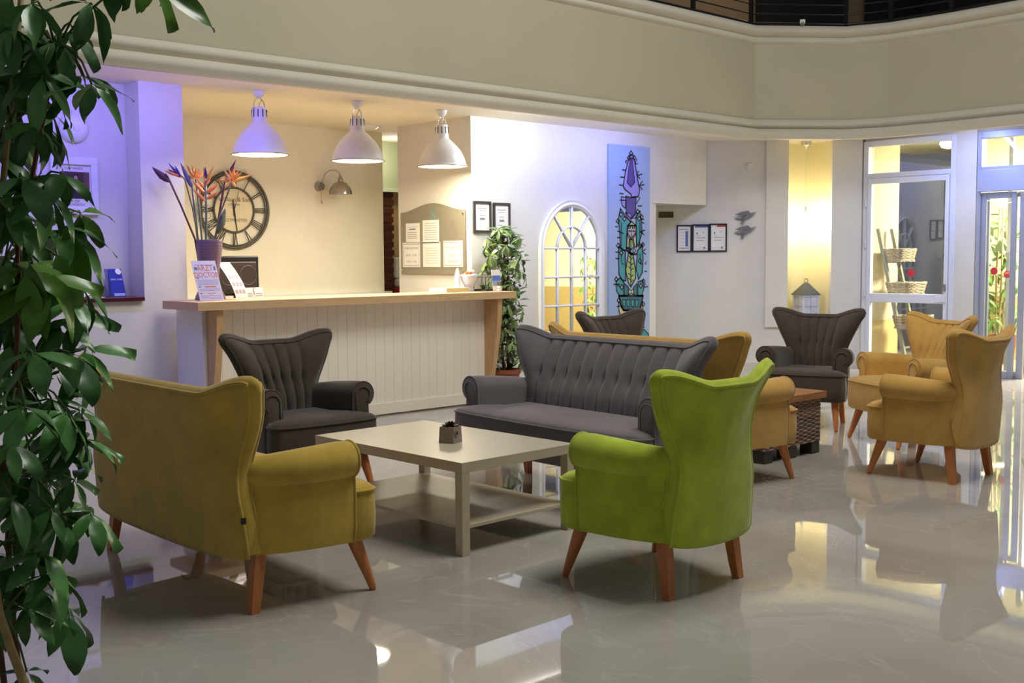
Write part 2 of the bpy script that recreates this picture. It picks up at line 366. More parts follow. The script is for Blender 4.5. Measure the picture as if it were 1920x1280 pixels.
# glazed door (door_1): built on the plane X = 12.72, local x runs along -Y
def on_entrance(y0): return dict(loc=(12.72, y0, 0), rot=(0, 0, -PI / 2))
d1 = bpy.data.objects.new('door_1', None); setup(d1, kind='structure', **on_entrance(7.28))
MB().box(0, .065, -.03, .06, 0, 2.80).box(1.115, 1.18, -.03, .06, 0, 2.80).box(.065, 1.115, -.03, .06, 2.73, 2.80).box(.065, 1.115, -.03, .06, 2.345, 2.405).build('door_frame', M['pvc'], d1, bevel=.006)
MB().box(.07, .125, -.05, .02, .01, 2.34).box(1.065, 1.11, -.05, .02, .01, 2.34).box(.125, 1.065, -.05, .02, 2.275, 2.34).box(.125, 1.065, -.05, .02, .83, .94).box(.125, 1.065, -.05, .02, .01, .14).build('door_leaf', M['pvc'], d1, bevel=.006)
MB().box(.125, 1.065, -.018, -.010, .94, 2.275).build('upper_pane', M['pane'], d1, rot=(0, 0, .020))
MB().box(.125, 1.065, -.018, -.010, .14, .83).build('lower_pane', M['pane'], d1)
MB().box(.065, 1.115, .0, .008, 2.405, 2.73).build('transom_pane', M['pane'], d1)
for z in (.95, 1.55, 2.05): MB().cone((.055, -.05, z - .05), (.055, -.05, z + .05), .012, .012, 10).build('hinge', M['pvc'], d1, smooth=True, ang=40)
MB().box(1.075, 1.10, -.07, -.05, .98, 1.06).box(1.08, 1.095, -.10, -.07, 1.0, 1.015).build('lock_plate', M['steel'], d1)
MB().box(.98, 1.10, -.075, -.05, .85, .92).build('handle', M['pvc'], d1, bevel=.004)
red = pbr('red_sticker', (214, 52, 62), .5)
MB().cone((.642, -.0195, 1.19), (.642, -.0185, 1.19), .045, .045, 24).build('dot_sticker', red, d1)
# automatic sliding door (door_2)
d2 = bpy.data.objects.new('door_2', None); setup(d2, kind='structure', **on_entrance(5.85))
MB().box(0, .05, -.03, .10, 0, 2.80).box(1.85, 1.9, -.03, .10, 0, 2.80).box(.05, 1.85, -.03, .10, 2.72, 2.80).box(.05, 1.85, -.03, .10, 2.33, 2.40).build('door_frame', M['alu'], d2, bevel=.005)
MB().box(.03, 1.88, -.09, .0, 2.115, 2.36).build('door_operator', M['alu'], d2, bevel=.006)
MB().box(.05, 1.85, .03, .038, 2.40, 2.72).build('transom_pane', M['pane'], d2)
MB().box(.02, .105, .0, .035, 0, 2.11).box(.385, .445, .0, .035, 0, 2.11).box(.105, .385, .0, .035, 2.04, 2.11).box(.105, .385, .0, .035, 0, .08).build('fixed_leaf', M['alu'], d2, bevel=.004)
MB().box(.105, .385, .012, .020, .08, 2.04).build('fixed_pane', M['pane'], d2)
MB().box(.07, .12, .05, .085, 0, 2.11).box(.46, .535, .05, .085, 0, 2.11).box(.12, .46, .05, .085, 2.05, 2.11).box(.12, .46, .05, .085, 0, .08).build('sliding_leaf', M['alu'], d2, bevel=.004)
MB().box(.12, .46, .062, .070, .08, 2.05).build('sliding_pane', M['pane'], d2)
MB().cone((.205, .009, 1.217), (.205, .0115, 1.217), .042, .042, 24).build('dot_sticker', red, d2)
MB().cone((.335, .059, 1.182), (.335, .0615, 1.182), .042, .042, 24).build('dot_sticker', red, d2)
MB().box(-.02, .03, .85, .90, 0, 2.9).box(.16, .22, .95, 1.0, 0, 2.9).build('outer_stile', M['alu'], d2)

# ------------------------------------------------------------------ wing chairs and sofas
Wh0 = hermite([.20, .34, .45, .54, .60, .66, .76, .86, .94, .99], [.268, .264, .252, .240, .240, .254, .293, .340, .388, .415])
lean = hermite([.20, .45, .70, .95], [-.045, -.072, -.122, -.195])
Tk = hermite([.36, .55, .65, .80, .95], [.145, .155, .135, .112, .10])
def seat_parts(e, N):
    nu, nv = (96, 34) if e == 0 else (176, 34)
    Wt = Wh0(.95) + e; K = (N - 1) / 2
    Sp = hermite([.40, .55, .67, .80, .95], [.060, .064, .066, .077, .088]) if e == 0 else (lambda z: .111)
    def pt(s, v, front):
        q0 = (1 - abs(s)) * Wt
        zt = .886 + .056 * sstep(.26, .045, q0)
        if q0 < .032: zt -= .032 * (1 - math.sqrt(max(0, 1 - (1 - q0 / .032) ** 2)))
        zb = .385 if front else .212 + .02 * abs(s) ** 3
        z = zb + v * (zt - zb); Wd = Wh0(z) + e; x = s * Wd; q = Wd - abs(x)
        qe = min(q, zt - z)
        y = lean(z) + .10 * math.exp(-(q / .15) ** 2) * sstep(.45, .85, z)
        if not front:
            y -= .05 * (1 - math.exp(-q / .12)) * sstep(.8, .3, z)
            return (x, y + .012 * math.exp(-qe / .012), z)
        y += .070 + (Tk(z) - .070) * (1 - math.exp(-qe / .05))
        sp = Sp(z); p = x / sp
        f = abs(math.sin(PI * p)) if abs(p) <= K else math.sin(min(1, (abs(x) - K * sp) / (sp * .6)) * PI / 2)
        dep = .032 * (1 + .9 * math.exp(-((z - .67) / .035) ** 2))
        return (x, y + (f ** .42 - 1) * dep * (1 - math.exp(-qe / .02)), z)
    B = [[pt(-1 + 2 * i / nu, (j / nv), False) for i in range(nu + 1)] for j in range(nv + 1)]
    Fr = [[pt(-1 + 2 * i / nu, (j / nv), True) for i in range(nu + 1)] for j in range(nv + 1)]
    mb = MB(); n1 = nu + 1
    mb.v = [p for r in B for p in r] + [p for r in Fr for p in r]; o2 = n1 * (nv + 1)
    for j in range(nv):
        for i in range(nu):
            a = j * n1 + i
            mb.f.append((a, a + 1, a + n1 + 1, a + n1)); b = o2 + a
            mb.f.append((b, b + n1, b + n1 + 1, b + 1))
    loop = [(j, 0) for j in range(nv + 1)] + [(nv, i) for i in range(1, nu + 1)] + [(j, nu) for j in range(nv - 1, -1, -1)]
    bl = [Vector(B[j][i]) for j, i in loop]; fl_ = [Vector(Fr[j][i]) for j, i in loop]
    prev = [j * n1 + i for j, i in loop]
    rows = [prev]
    for k in (1, 2, 3):
        t = k / 4; row = []
        for m_ in range(len(loop)):
            d = bl[min(m_ + 1, len(bl) - 1)] - bl[max(m_ - 1, 0)]; nrm = Vector((-d.z, 0, d.x))
            if nrm.length > 1e-6: nrm.normalize()
            p = bl[m_].lerp(fl_[m_], t) + nrm * ((.008 + .018 * sstep(.45, .8, bl[m_].z)) * math.sin(PI * t)); mb.v.append(tuple(p)); row.append(len(mb.v) - 1)
        rows.append(row)
    rows.append([o2 + j * n1 + i for j, i in loop])
    for r0, r1 in zip(rows, rows[1:]):
        mb.f += [(r0[k], r0[k + 1], r1[k + 1], r1[k]) for k in range(len(loop) - 1)]
    mb.f += [(i, o2 + i, o2 + i + 1, i + 1) for i in range(nu)]
    def pipe(lp, off_): return [tuple(p) for p in lp][::2]
    pb = MB().tube(pipe(bl, 0), .0075, 6); pf = MB().tube(pipe(fl_, 0), .007, 6)
    # arms
    arms = []
    for sg in (-1, 1):
        R = []
        for k in range(10):
            t = k / 9; y = .415 - t * .455; cx = e + .318 - .050 * t - .088 * t ** 4; cz = .583 - .018 * t; r = .082 - .012 * t - .018 * t ** 4
            if k == 0: r *= .93
            prof = [(cx - r, .236), (cx - r, .42), (cx - r, cz)]
            prof += [(cx + r * math.cos(PI - u * PI / 10), cz + r * math.sin(PI - u * PI / 10)) for u in range(1, 14)]
            ox = cx + .034
            prof += [(ox, cz - r * .86), (ox + .004, .42), (ox + .002, .30), (ox - .006, .236)]
            R.append([(sg * x, y, z) for x, z in prof])
        cap = [(x * .0 + sg * ((abs(x) - (e + .30)) * .9 + e + .30), y + .008, z if z < .3 else (z - .5) * .93 + .5) for x, y, z in R[0]]
        R = [cap] + R
        if sg < 0: R = [list(reversed(r)) for r in R]
        a = MB().rings(R); arms.append((a, R[1]))
    # seat
    h = [(e + .236, .02), (e + .236, .395), (e + .335, .402), (e + .354, .425), (e + .356, .495), (e + .338, .522)]
    fr = [((e + .338) * math.cos(PI * k / 24) , .522 + .052 * math.sin(PI * k / 24) ** 1.0) for k in range(1, 24)]
    out = h + fr + [(-x, y) for x, y in reversed(h)]
    def ring(sc_, z, dz=0): return [(x * sc_ if e == 0 else math.copysign(max(0, abs(x) - (1 - sc_) * .4), x), .27 + (y - .27) * sc_, z) for x, y in out]
    st = MB().rings([ring(.97, .236), ring(1, .25), ring(1.01, .34), ring(1, .44), ring(.985, .458), ring(.94, .470), ring(.75, .484), ring(.45, .492)])
    sp_ = MB().tube([(x * 1.004, .27 + (y - .27) * 1.004, .447) for x, y in out[2:-2]], .006, 6)
    base = MB().prism([(e + .30, .40), (-e - .30, .40), (-e - .25, -.04), (-e * .9, -.075), (e * .9, -.075), (e + .25, -.04)], .243, .40)
    return mb, pb, pf, arms, st, sp_, base
CACHE = {}
def seating(name, label, cat, e, N, mk, x, y, deg, group=None):
    key = (e, N, mk); t = thing(name, label, cat, (x, y, 0), math.radians(deg), group); m = M[mk]
    if key not in CACHE:
        mb, pb, pf, arms, st, sp_, base = seat_parts(e, N)
        C = {}
        C['backrest'] = mb.mesh('backrest', m, True); C['pb'] = pb.mesh('piping', m, True); C['pf'] = pf.mesh('piping', m, True)
        C['arms'] = [a.mesh('arm', m, True) for a, r in arms]
        C['ap'] = [MB().tube([p for p in r], .0055, 6, True).tube([(sg * (e + .312 - .05), .4245, .46)] + [(sg * (e + .312 - .05 * math.cos(PI * k / 12)), .4245, .578 + .05 * math.sin(PI * k / 12)) for k in range(17)], .0045, 6).mesh('piping', m, True) for sg, (a, r) in zip((-1, 1), arms)]
        C['seat'] = st.mesh('seat', m, True); C['sp'] = sp_.mesh('piping', m, True); C['base'] = base.mesh('base', m)
        for kk in ('seat',): 
            try: C[kk].set_sharp_from_angle(angle=math.radians(60))
            except Exception: pass
        for a in C['arms']:
            try: a.set_sharp_from_angle(angle=math.radians(55))
            except Exception: pass
        CACHE[key] = C
    C = CACHE[key]
    def ob(nm, me, par): return setup(bpy.data.objects.new(nm, me), par)
    bk = ob('backrest', C['backrest'], t); ob('piping', C['pb'], bk); ob('piping', C['pf'], bk)
    for a, p in zip(C['arms'], C['ap']): q = ob('arm', a, t); ob('piping', p, q)
    s = ob('seat', C['seat'], t); ob('piping', C['sp'], s); ob('base', C['base'], t)
    lk = ('legs', e)
    if lk not in CACHE:
        A = []
        for sg in (-1, 1):
            A.append(MB().cone((sg * (e + .272), .455, .245), (sg * (e + .303), .535, .006), .034, .0155, 14).cone((sg * (e + .303), .535, 0), (sg * (e + .303), .535, .008), .012, .012, 10).mesh('leg', M['leg'], True))
            A.append(MB().rings([[(sg * (e + .222) + u * r + dx * sg, .035 + w * r + dy, z) for u, w in ((-1, -1), (1, -1), (1, 1), (-1, 1))] for r, dx, dy, z in ((.024, 0, 0, .25), (.0235, .003, -.012, .16), (.021, .008, -.025, .07), (.018, .014, -.036, 0))][::-1]).mesh('leg', M['leg']))
        for a in A[::2]: a.set_sharp_from_angle(angle=math.radians(50))
        CACHE[lk] = A
    for a in CACHE[lk]: ob('leg', a, t)
    return t
seating('wing_armchair', 'lime green velvet wing armchair seen from behind at the coffee table', 'armchair', 0, 5, 'green', 3.787, 2.888, -.7)
t = seating('wing_sofa', 'mustard yellow wing sofa with its back to us beside the large leafy plant', 'sofa', .45, 11, 'mustard', 2.229, 4.616, -90.3)
MB().box(.712, .718, -.062, -.042, .375, .40).build('care_tag', M['dark'], t)
seating('wing_armchair', 'dark brown-grey wing armchair in front of the reception counter', 'armchair', 0, 5, 'umber', 3.667, 6.057, 178.7, 'dark wing armchairs')
seating('wing_sofa', 'grey velvet channel-tufted wing sofa facing the pale coffee table', 'sofa', .45, 11, 'grey', 5.013, 4.601, 87.6)
seating('wing_sofa', 'ochre wing sofa standing back to back behind the grey sofa', 'sofa', .45, 11, 'ochre', 5.56, 4.715, -90.4)
seating('wing_armchair', 'dark wing armchair whose back top shows before the arched mirror', 'armchair', 0, 5, 'umber', 7.011, 6.289, 175.8, 'dark wing armchairs')
seating('wing_armchair', 'dark wing armchair beyond the wicker table, below the lit wall niche', 'armchair', 0, 5, 'umber', 8.363, 5.212, 107.7, 'dark wing armchairs')
seating('wing_armchair', 'ochre wing armchair showing its tufted front before the glazed door', 'armchair', 0, 5, 'ochre', 8.145, 4.05, 64.4, 'ochre wing armchairs')
seating('wing_armchair', 'ochre wing armchair with its back to us, nearest the sliding door', 'armchair', 0, 5, 'ochre', 6.859, 3.152, -1.8, 'ochre wing armchairs')

# ------------------------------------------------------------------ tables
t = thing('coffee_table', 'pale wood-effect low square-legged coffee table with a lower shelf', 'table', (3.745, 4.60, 0), math.radians(1.2))
MB().box(-.388, .388, -.605, .605, .40, .45).build('table_top', M['oak'], t, bevel=.002)
MB().box(-.372, .372, -.588, .588, .125, .142).build('shelf', M['oak'], t, bevel=.001)
for sx in (-1, 1):
    for sy in (-1, 1): MB().box(sx * .363 - .025, sx * .363 + .025, sy * .58 - .025, sy * .58 + .025, 0, .40).build('leg', M['oak'], t, bevel=.002)
t = thing('potted_succulent', 'small dark purple succulent in a square taupe pot on the coffee table', 'plant', (3.72, 4.49, .45), .35)
MB().rings([[(u * r, w * r, z) for u, w in ((-1, -1), (1, -1), (1, 1), (-1, 1))] for r, z in ((.046, 0), (.042, .085), (.036, .085), (.036, .07))]).build('pot', pbr('taupe_pot', (150, 134, 124), .6, var=(8, .25)), t, bevel=.004)
MB().tube([(-.02 + .014 * math.cos(k * PI / 8), -.047, .05 + .014 * math.sin(k * PI / 8)) for k in range(16)], .003, 6, True).build('ring_ornament', pbr('pot_ornament', (110, 96, 90), .6), t, smooth=True)
succ = pbr('purple_succulent', (48, 28, 36), .5, rnd=.3)
for k in range(26):
    ring_ = 0 if k < 6 else (1 if k < 14 else 2); an = k * 2.4; R_ = (.016, .034, .05)[ring_]; h = (.112, .104, .095)[ring_]
    b = Vector((math.cos(an) * .01, math.sin(an) * .01, .08)); p = Vector((math.cos(an) * R_, math.sin(an) * R_, h)); s = Vector((-math.sin(an), math.cos(an), 0)) * .009
    md = b.lerp(p, .65)
    MB().add([b - s * .4, b + s * .4, md + s, p, md - s, md + Vector((0, 0, -.006))], [(0, 1, 2, 3, 4), (0, 5, 1), (1, 5, 2), (2, 5, 3), (3, 5, 4), (4, 5, 0)]).build('leaf', succ, t)
# wicker trunk table
t = thing('wicker_table', 'grey wicker trunk table with a wooden plank top between the ochre seats', 'table', (6.70, 4.75, 0))
wx, wy = .335, .40
for i in range(5): MB().box(-.365 + i * .146, -.365 + i * .146 + .1445, -.44, .44, .40, .447).build('plank', M['tray'], t, bevel=.003)
MB().box(-wx + .012, wx - .012, -wy + .012, wy - .012, .085, .40).build('core', pbr('wicker_core', (58, 46, 40), .9), t)
strands = []
for r in range(22):
    z = .094 + r * .0142
    for side in range(4):
        L_ = wx if side % 2 == 0 else wy; n = 26; pts = []
        for k in range(n + 1):
            u = -L_ + 2 * L_ * k / n; b = .006 * math.sin(PI * (k + r)) + (.005 if (k // 2 + r) % 2 else -.004)
            d = (wy if side % 2 == 0 else wx) + b
            pts.append({0: (u, -d, z), 1: (d, u, z), 2: (-u, d, z), 3: (-d, -u, z)}[side])
        MB().tube(pts, .0085, 5).build('wicker_strand', M['wicker'], t, smooth=True)
for sx in (-1, 0, 1):
    for sy in (-1, 1): MB().box(sx * .29 - .05, sx * .29 + .05, sy * .35 - .05, sy * .35 + .05, 0, .088).build('foot', M['foot'], t, bevel=.004)

# ------------------------------------------------------------------ reception counter
t = thing('reception_counter', 'long white plank-fronted reception counter with a maple top', 'counter')
MB().prism([(4.06, 7.90), (7.39, 7.90), (7.39, 8.50), (4.06, 8.50)], 1.018, 1.085).build('counter_top', M['maple'], t, bevel=.003)
px = 4.285; npl = 29; pw = (7.20 - px) / npl
for i in range(npl): MB().box(px + i * pw + .0008, px + (i + 1) * pw - .0008, 8.148, 8.17, .10, 1.018).build('plank', M['plank'], t, bevel=.0025)
MB().box(4.24, 7.25, 8.165, 8.30, 0.02, 1.018).build('carcass', M['plank'], t)
MB().box(4.24, 7.25, 8.132, 8.165, .012, .112).build('base_board', M['plank'], t, bevel=.003)
MB().box(4.205, 4.24, 8.12, 8.56, 0, 1.018).build('end_panel', pbr('counter_end', (232, 232, 232), .5), t)
br = []
for k in range(13):
    u = k / 12; br.append((7.945 + .185 * (u ** 1.7), 1.018 - u * 1.006))
for x0 in (4.24, 7.19):
    poly = [(y, z) for y, z in br] + [(8.146, .012), (8.146, 1.018)]
    n = len(poly); MB().add([(x0, y, z) for y, z in poly] + [(x0 + .055, y, z) for y, z in poly], [tuple(range(n)), tuple(range(2 * n - 1, n - 1, -1))] + [(i, n + i, n + (i + 1) % n, (i + 1) % n) for i in range(n)]).build('bracket', M['maplev'], t)
MB().box(4.4, 7.2, 8.55, 9.3, .72, .75).build('staff_desk', M['maple'], t)
for x in (4.45, 7.15): MB().box(x - .02, x + .02, 8.58, 9.27, 0, .72).build('desk_side', M['maplev'], t)

# ------------------------------------------------------------------ pendants
pf_ = hermite([0, .033, .062, .119, .176, .232, .262], [.238, .229, .221, .197, .161, .107, .074])
prof = [(.238, 0), (.242, .008)] + [(pf_(z), z) for z in [.018 + .0135 * k for k in range(19)]] + [(.067, .272), (.066, .285), (.062, .36), (.056, .398), (.052, .402)]
shade_m = M['white'].copy(); shade_m.name = 'white_enamel'
inner_m = pbr('shade_inside', (250, 240, 215), .6)
glow = emis('lamp_glow', (255, 236, 190), 7)
slot_m = pbr('vent_dark', (60, 58, 70), .7)
for i, (x, lb) in enumerate(((4.952, 'white dome pendant lamp above the counter, nearest the clock'), (5.95, 'white dome pendant lamp, the middle one of the three over the counter'), (6.935, 'white dome pendant lamp in front of the notice board'))):
    t = thing('pendant_lamp', lb, 'lamp', (x, 8.45, 2.285), .25, 'white dome pendants over the counter')
    sh = MB().lathe(prof, 40, capb=False).build('shade', shade_m, t, smooth=True, ang=40)
    MB().lathe([(.230, .004), (.216, .04), (.155, .16), (.09, .235), (.02, .245)], 32, capb=False).build('shade_lining', inner_m, sh, smooth=True)
    MB().tube([(.240 * math.cos(k * PI / 20), .240 * math.sin(k * PI / 20), .004) for k in range(40)], .005, 6, True).build('rim', M['steel'], sh, smooth=True)
    MB().lathe([(.212, .022), (.205, .03)], 32).build('diffuser', glow, t)
    for k in range(10):
        an = 2 * PI * k / 10
        MB().box(.060, .0655, -.004, .004, .315, .378).build('vent_slot', slot_m, sh, rot=(0, 0, an))
    MB().tube([(-.061, 0, .37), (-.063, 0, .41)] + [(-.062 * math.cos(PI * k / 12), 0, .41 + .065 * math.sin(PI * k / 12)) for k in range(13)] + [(.063, 0, .41), (.061, 0, .37)], .005, 6).build('bail', M['chrome'], t, smooth=True)
    MB().tube([(0, 0, .40), (.01, .01, .43), (.03, 0, .46), (.005, 0, .49)], .0035, 5).build('flex', M['steel'], t, smooth=True)
    MB().lathe([(.008, .472), (.011, .478), (.026, .482), (.044, .50), (.053, .53), (.054, .5395)], 24).build('ceiling_rose', shade_m, t, smooth=True)
    l_ = lamp('pendant_light', 'AREA', (0, 0, .015), 22, (1.0, .92, .74), .42); l_.data.shape = 'DISK'; l_.parent = t

# ------------------------------------------------------------------ clock, wall lamp, detector, rail
t = thing('wall_clock', 'large round skeleton wall clock with Roman numerals behind the counter', 'clock', (5.765, 10.398, 1.912))
def circ(r, n, y=0): return [(r * math.cos(2 * PI * k / n), y, r * math.sin(2 * PI * k / n)) for k in range(n)]
MB().tube(circ(.387, 64, -.03), .016, 8, True).build('rim', M['iron'], t, smooth=True)
MB().tube(circ(.362, 64, -.02), .006, 6, True).build('rim', M['iron'], t, smooth=True)
MB().tube(circ(.227, 48, -.02), .011, 8, True).build('inner_ring', M['iron'], t, smooth=True)
MB().cone((0, -.012, 0), (0, -.004, 0), .225, .225, 48).build('dial', M['clockface'], t)
NUM = ['XII', 'I', 'II', 'III', 'IIII', 'V', 'VI', 'VII', 'VIII', 'IX', 'X', 'XI']
for h, s in enumerate(NUM):
    m = MB(); w = {'I': .020, 'V': .034, 'X': .036}; tot = sum(w[c] for c in s); x = -tot / 2
    def stroke(xa, xb, th=.005): m.tube([(xa, -.02, .233), (xb, -.02, .360)], th, 5)
    for c in s:
        cx = x + w[c] / 2
        if c == 'I': stroke(cx * .8, cx * 1.1)
        elif c == 'V': stroke(cx, cx - .018); stroke(cx, cx + .018)
        else: stroke(cx - .014, cx + .016); stroke(cx + .014, cx - .016)
        x += w[c]
    m.build('numeral', M['iron'], t, rot=(0, h * PI / 6, 0), smooth=True)
text('lettering', 'J. William & Sons', .062, (0, -.0135, .105), M['ink'], t)
text('lettering', 'LONDON', .03, (0, -.0135, .055), M['ink'], t)
text('lettering', 'WESTMINSTER', .046, (0, -.0135, -.105), M['ink'], t)
MB().wallprism([(-.012, -.06), (.012, -.06), (.007, .10), (-.007, .10)], -.018, -.015).build('hour_hand', M['ink'], t, rot=(0, -.08, 0))
MB().wallprism([(-.010, -.05), (.010, -.05), (.004, .215), (-.004, .215)], -.022, -.019).build('minute_hand', M['ink'], t, rot=(0, PI - .13, 0))
MB().wallprism([(-.003, 0), (.003, 0), (.002, .20), (-.002, .20)], -.026, -.024).build('second_hand', M['ink'], t, rot=(0, .28, 0))
t = thing('wall_lamp', 'brushed steel gooseneck wall lamp with a dome shade above the counter', 'lamp', (6.80, 10.398, 2.19))
MB().cone((0, 0, 0), (0, -.05, 0), .055, .045, 20).build('wall_plate', M['steel'], t, smooth=True, ang=40)
MB().tube([(0, -.05, 0), (.005, -.07, .06), (.02, -.10, .13), (.06, -.14, .172), (.10, -.18, .17), (.13, -.20, .14), (.14, -.21, .11)], .007, 8).build('arm', M['steel'], t, smooth=True)
MB().lathe([(.125, -.09), (.122, -.06), (.105, -.015), (.07, .03), (.03, .05), (.028, .075), (.012, .11)], 28, (.14, -.21, 0)).build('shade', M['steel'], t, smooth=True, ang=40)
MB().tube([(.0, -.05, -.03), (.0, -.055, -.15)], .002, 5).cone((0, -.055, -.15), (0, -.055, -.185), .006, .008, 8).build('pull_cord', M['steel'], t)
t = thing('smoke_detector', 'white round detector on the ceiling by the end of the back wall', 'detector', (7.15, 9.95, CZ))
MB().lathe([(.05, -.04), (.09, -.03), (.11, -.012), (.11, 0)], 24).build('housing', M['white'], t, smooth=True, ang=40); MB().lathe([(.13, -.012), (.13, -.0005)], 24).build('base_plate', M['white'], t)

# corridor: dark slatted shutter and odds and ends
t = thing('slatted_screen', 'dark brown wooden slatted screen in the passage beside the notice board', 'screen', (8.30, 11.2, 0))
for k in range(19): MB().box(-.12, .105 + .004 * (k % 3), 0, .03, .32 + k * .102, .32 + k * .102 + .068).build('slat', pbr('dark_brown_slat', (92, 44, 32), .5, rnd=.2) if k == 0 else bpy.data.materials['dark_brown_slat'], t, bevel=.003)
MB().box(-.12, .10, .03, .06, 0, 2.25).build('frame', pbr('slat_gap', (150, 104, 76), .7), t)
S('wall_passage', MB().box(8.0, 9.4, 11.3, 11.4, 0, 2.24), pbr('passage_wall', (206, 176, 132), .85))
S('wall_passage_head', MB().box(7.9, 9.6, 11.15, 11.4, 2.26, CZ), M['greenwall'])
S('trim_8', MB().box(7.9, 9.6, 11.10, 11.4, 2.215, 2.26), pbr('sage_trim', (196, 206, 178), .6), label='sage door head trim')
t = thing('towel_stack', 'white and red cloths piled on a ledge in the passage', 'towels', (8.47, 11.15, 0))
MB().box(-.10, .12, -.06, .10, 0, .98).build('ledge', M['white'], t)
MB().box(-.07, .09, -.05, .08, .98, 1.05).build('cloth', pbr('red_cloth', (170, 40, 40), .9), t, bevel=.02)
MB().box(-.06, .10, -.05, .08, 1.05, 1.16).build('cloth', M['paper'], t, bevel=.03)
MB().box(-.07, .08, .0, .08, 1.16, 1.42).build('cloth', M['paper'], t, bevel=.02)

# ------------------------------------------------------------------ notice board on the pillar's side (faces -X)
def lines(parent, rects, mat, y, name='print'):
    m = MB()
    for x0, x1, z0, z1 in rects: m.box(x0, x1, y - .0004, y, z0, z1)
    return m.build(name, mat, parent, kind='stuff' if len(rects) > 1 else None)
grey_i = pbr('grey_print', (128, 124, 124), .7); blue_i = pbr('blue_print', (90, 110, 160), .6); red_i = pbr('red_print', (196, 84, 70), .6)
t = thing('notice_board', 'taupe acrylic notice board with a curved top holding six sheets', 'board', (7.428, 9.21, 1.24), -PI / 2)
pts = [(-.535, 0), (.535, 0), (.535, .655)] + [(.535 - 1.07 * k / 24, .655 + .085 * (math.sin(PI * k / 24) ** 2)) for k in range(1, 24)] + [(-.535, .655)]
MB().wallprism(pts, -.02, -.012).build('panel', M['board'], t)
for x in (-.51, .51):
    for z in (.04, .62): MB().cone((x, -.03, z), (x, 0, z), .009, .009, 12).build('standoff', M['chrome'], t)
text('lettering', 'HABER', .042, (-.10, -.0215, .618), grey_i, t); text('lettering', 'OTEL', .042, (.13, -.0215, .618), grey_i, t)
lg = pbr('turquoise_print', (70, 150, 150), .6)
MB().tube([(.02 + .028 * math.sin(2 * u) , -.0205, .625 + .06 * math.cos(u)) for u in [i * 2 * PI / 30 for i in range(30)]], .004, 4, True).build('logo', lg, t)
pap = dict(a=(-.44, -.20, .33, .54), b=(-.15, .12, .325, .565), d=(-.50, -.20, .075, .335), e=(-.15, .14, .075, .335), f=(.19, .50, .075, .345))
for k, (x0, x1, z0, z1) in pap.items():
    MB().box(x0, x1, -.024, -.0215, z0, z1).build('sheet', M['paper'], t)
    MB().box(x0 - .02, x1 + .02, -.0285, -.0265, z0 - .012, z1 + .015).build('sleeve', M['acrylic'], t)
MB().box(.16, .42, -.0285, -.0265, .325, .56).build('sleeve', M['acrylic'], t)
lines(t, [(-.38, -.27, .47, .482)], blue_i, -.0242, 'heading'); lines(t, [(-.41, -.23, .50 - .0, .503)] + [(-.41, -.25, .44 - k * .02, .445 - k * .02) for k in range(4)], grey_i, -.0242)
lines(t, [(-.12, .09, .53 - k * .024, .534 - k * .024) for k in range(8)], grey_i, -.0242)
lines(t, [(-.11, .10, .27 - k * .026, .274 - k * .026) for k in range(7)], pbr('gold_print', (200, 166, 96), .6), -.0242)
for bx in ((-.485, -.215, .09, .32), (.205, .485, .09, .33)):
    lines(t, [(bx[0], bx[1], bx[2], bx[2] + .005), (bx[0], bx[1], bx[3] - .005, bx[3]), (bx[0], bx[0] + .004, bx[2], bx[3]), (bx[1] - .004, bx[1], bx[2], bx[3])], grey_i, -.0242, 'border')
for z, s in ((.275, 'KASA SAATLERI'), (.20, '08:30 - 12:30'), (.13, '13:30 - 17:30')): text('lettering', s, .034, (-.35, -.0245, z), grey_i, t)
for z, s in ((.275, 'FIYATLARIMIZA'), (.20, 'K.D.V.'), (.13, 'DAHILDIR')): text('lettering', s, .036, (.345, -.0245, z), grey_i, t)

# ------------------------------------------------------------------ framed certificates
def cert(label, x, y, z, w, h, rz, group, accent, fr=.022, place=None):
    t = thing('framed_certificate', label, 'certificate', (x, y, z), rz, group)
    MB().box(-w / 2, w / 2, -.022, -.002, h / 2 - fr, h / 2).box(-w / 2, w / 2, -.022, -.002, -h / 2, -h / 2 + fr).box(-w / 2, -w / 2 + fr, -.022, -.002, -h / 2 + fr, h / 2 - fr).box(w / 2 - fr, w / 2, -.022, -.002, -h / 2 + fr, h / 2 - fr).build('frame', M['frame'], t)
    MB().box(-w / 2 + fr, w / 2 - fr, -.010, -.004, -h / 2 + fr, h / 2 - fr).build('page', M['paper'], t)
    a, b = w / 2 - fr - .02, h / 2 - fr
    if accent == 'plain': lines(t, [(-a * .8, a * .8, b * .62, b * .66), (-a * .6, a * .6, b * .45, b * .48), (-a * .5, a * .4, b * .1, b * .13), (-a * .4, a * .5, -b * .22, -b * .08)], grey_i, -.0103)
    if accent == 'side': lines(t, [(a * .3, a * .85, -b * .65, b * .62)], blue_i, -.0103, 'photo_strip'); lines(t, [(-a, a * .9, b * .72, b * .78), (-a, a, -b * .8, -b * .75)] + [(-a * .7, a * .1, b * .5 - k * .04, b * .515 - k * .04) for k in range(7)], grey_i, -.0103)
    if accent in ('blue', 'red'):
        lines(t, [(-a * (1 if accent == 'blue' else .2), w / 2 - fr, b * .84, b)], blue_i if accent == 'blue' else red_i, -.0103, 'banner')
        lines(t, [(-a * .8, -a * .2, b * .18, b * .2), (-a * .8, a * .9, 0, .006), (-a * .8, a * .6, -b * .22, -b * .18), (a * .4, a * .55, b * .42, b * .5), (a * .5, a * .8, -b * .85, -b * .7), (-a * .75, -a * .5, b * .3, b * .45)], grey_i, -.0103)
    return t
M['frame'] = pbr('dark_frame', (58, 54, 58), .4)
cert('black-framed certificate on the white wall right beside the notice board', 7.565, YW, 1.822, .235, .315, 0, 'certificates above the counter plant', 'plain')
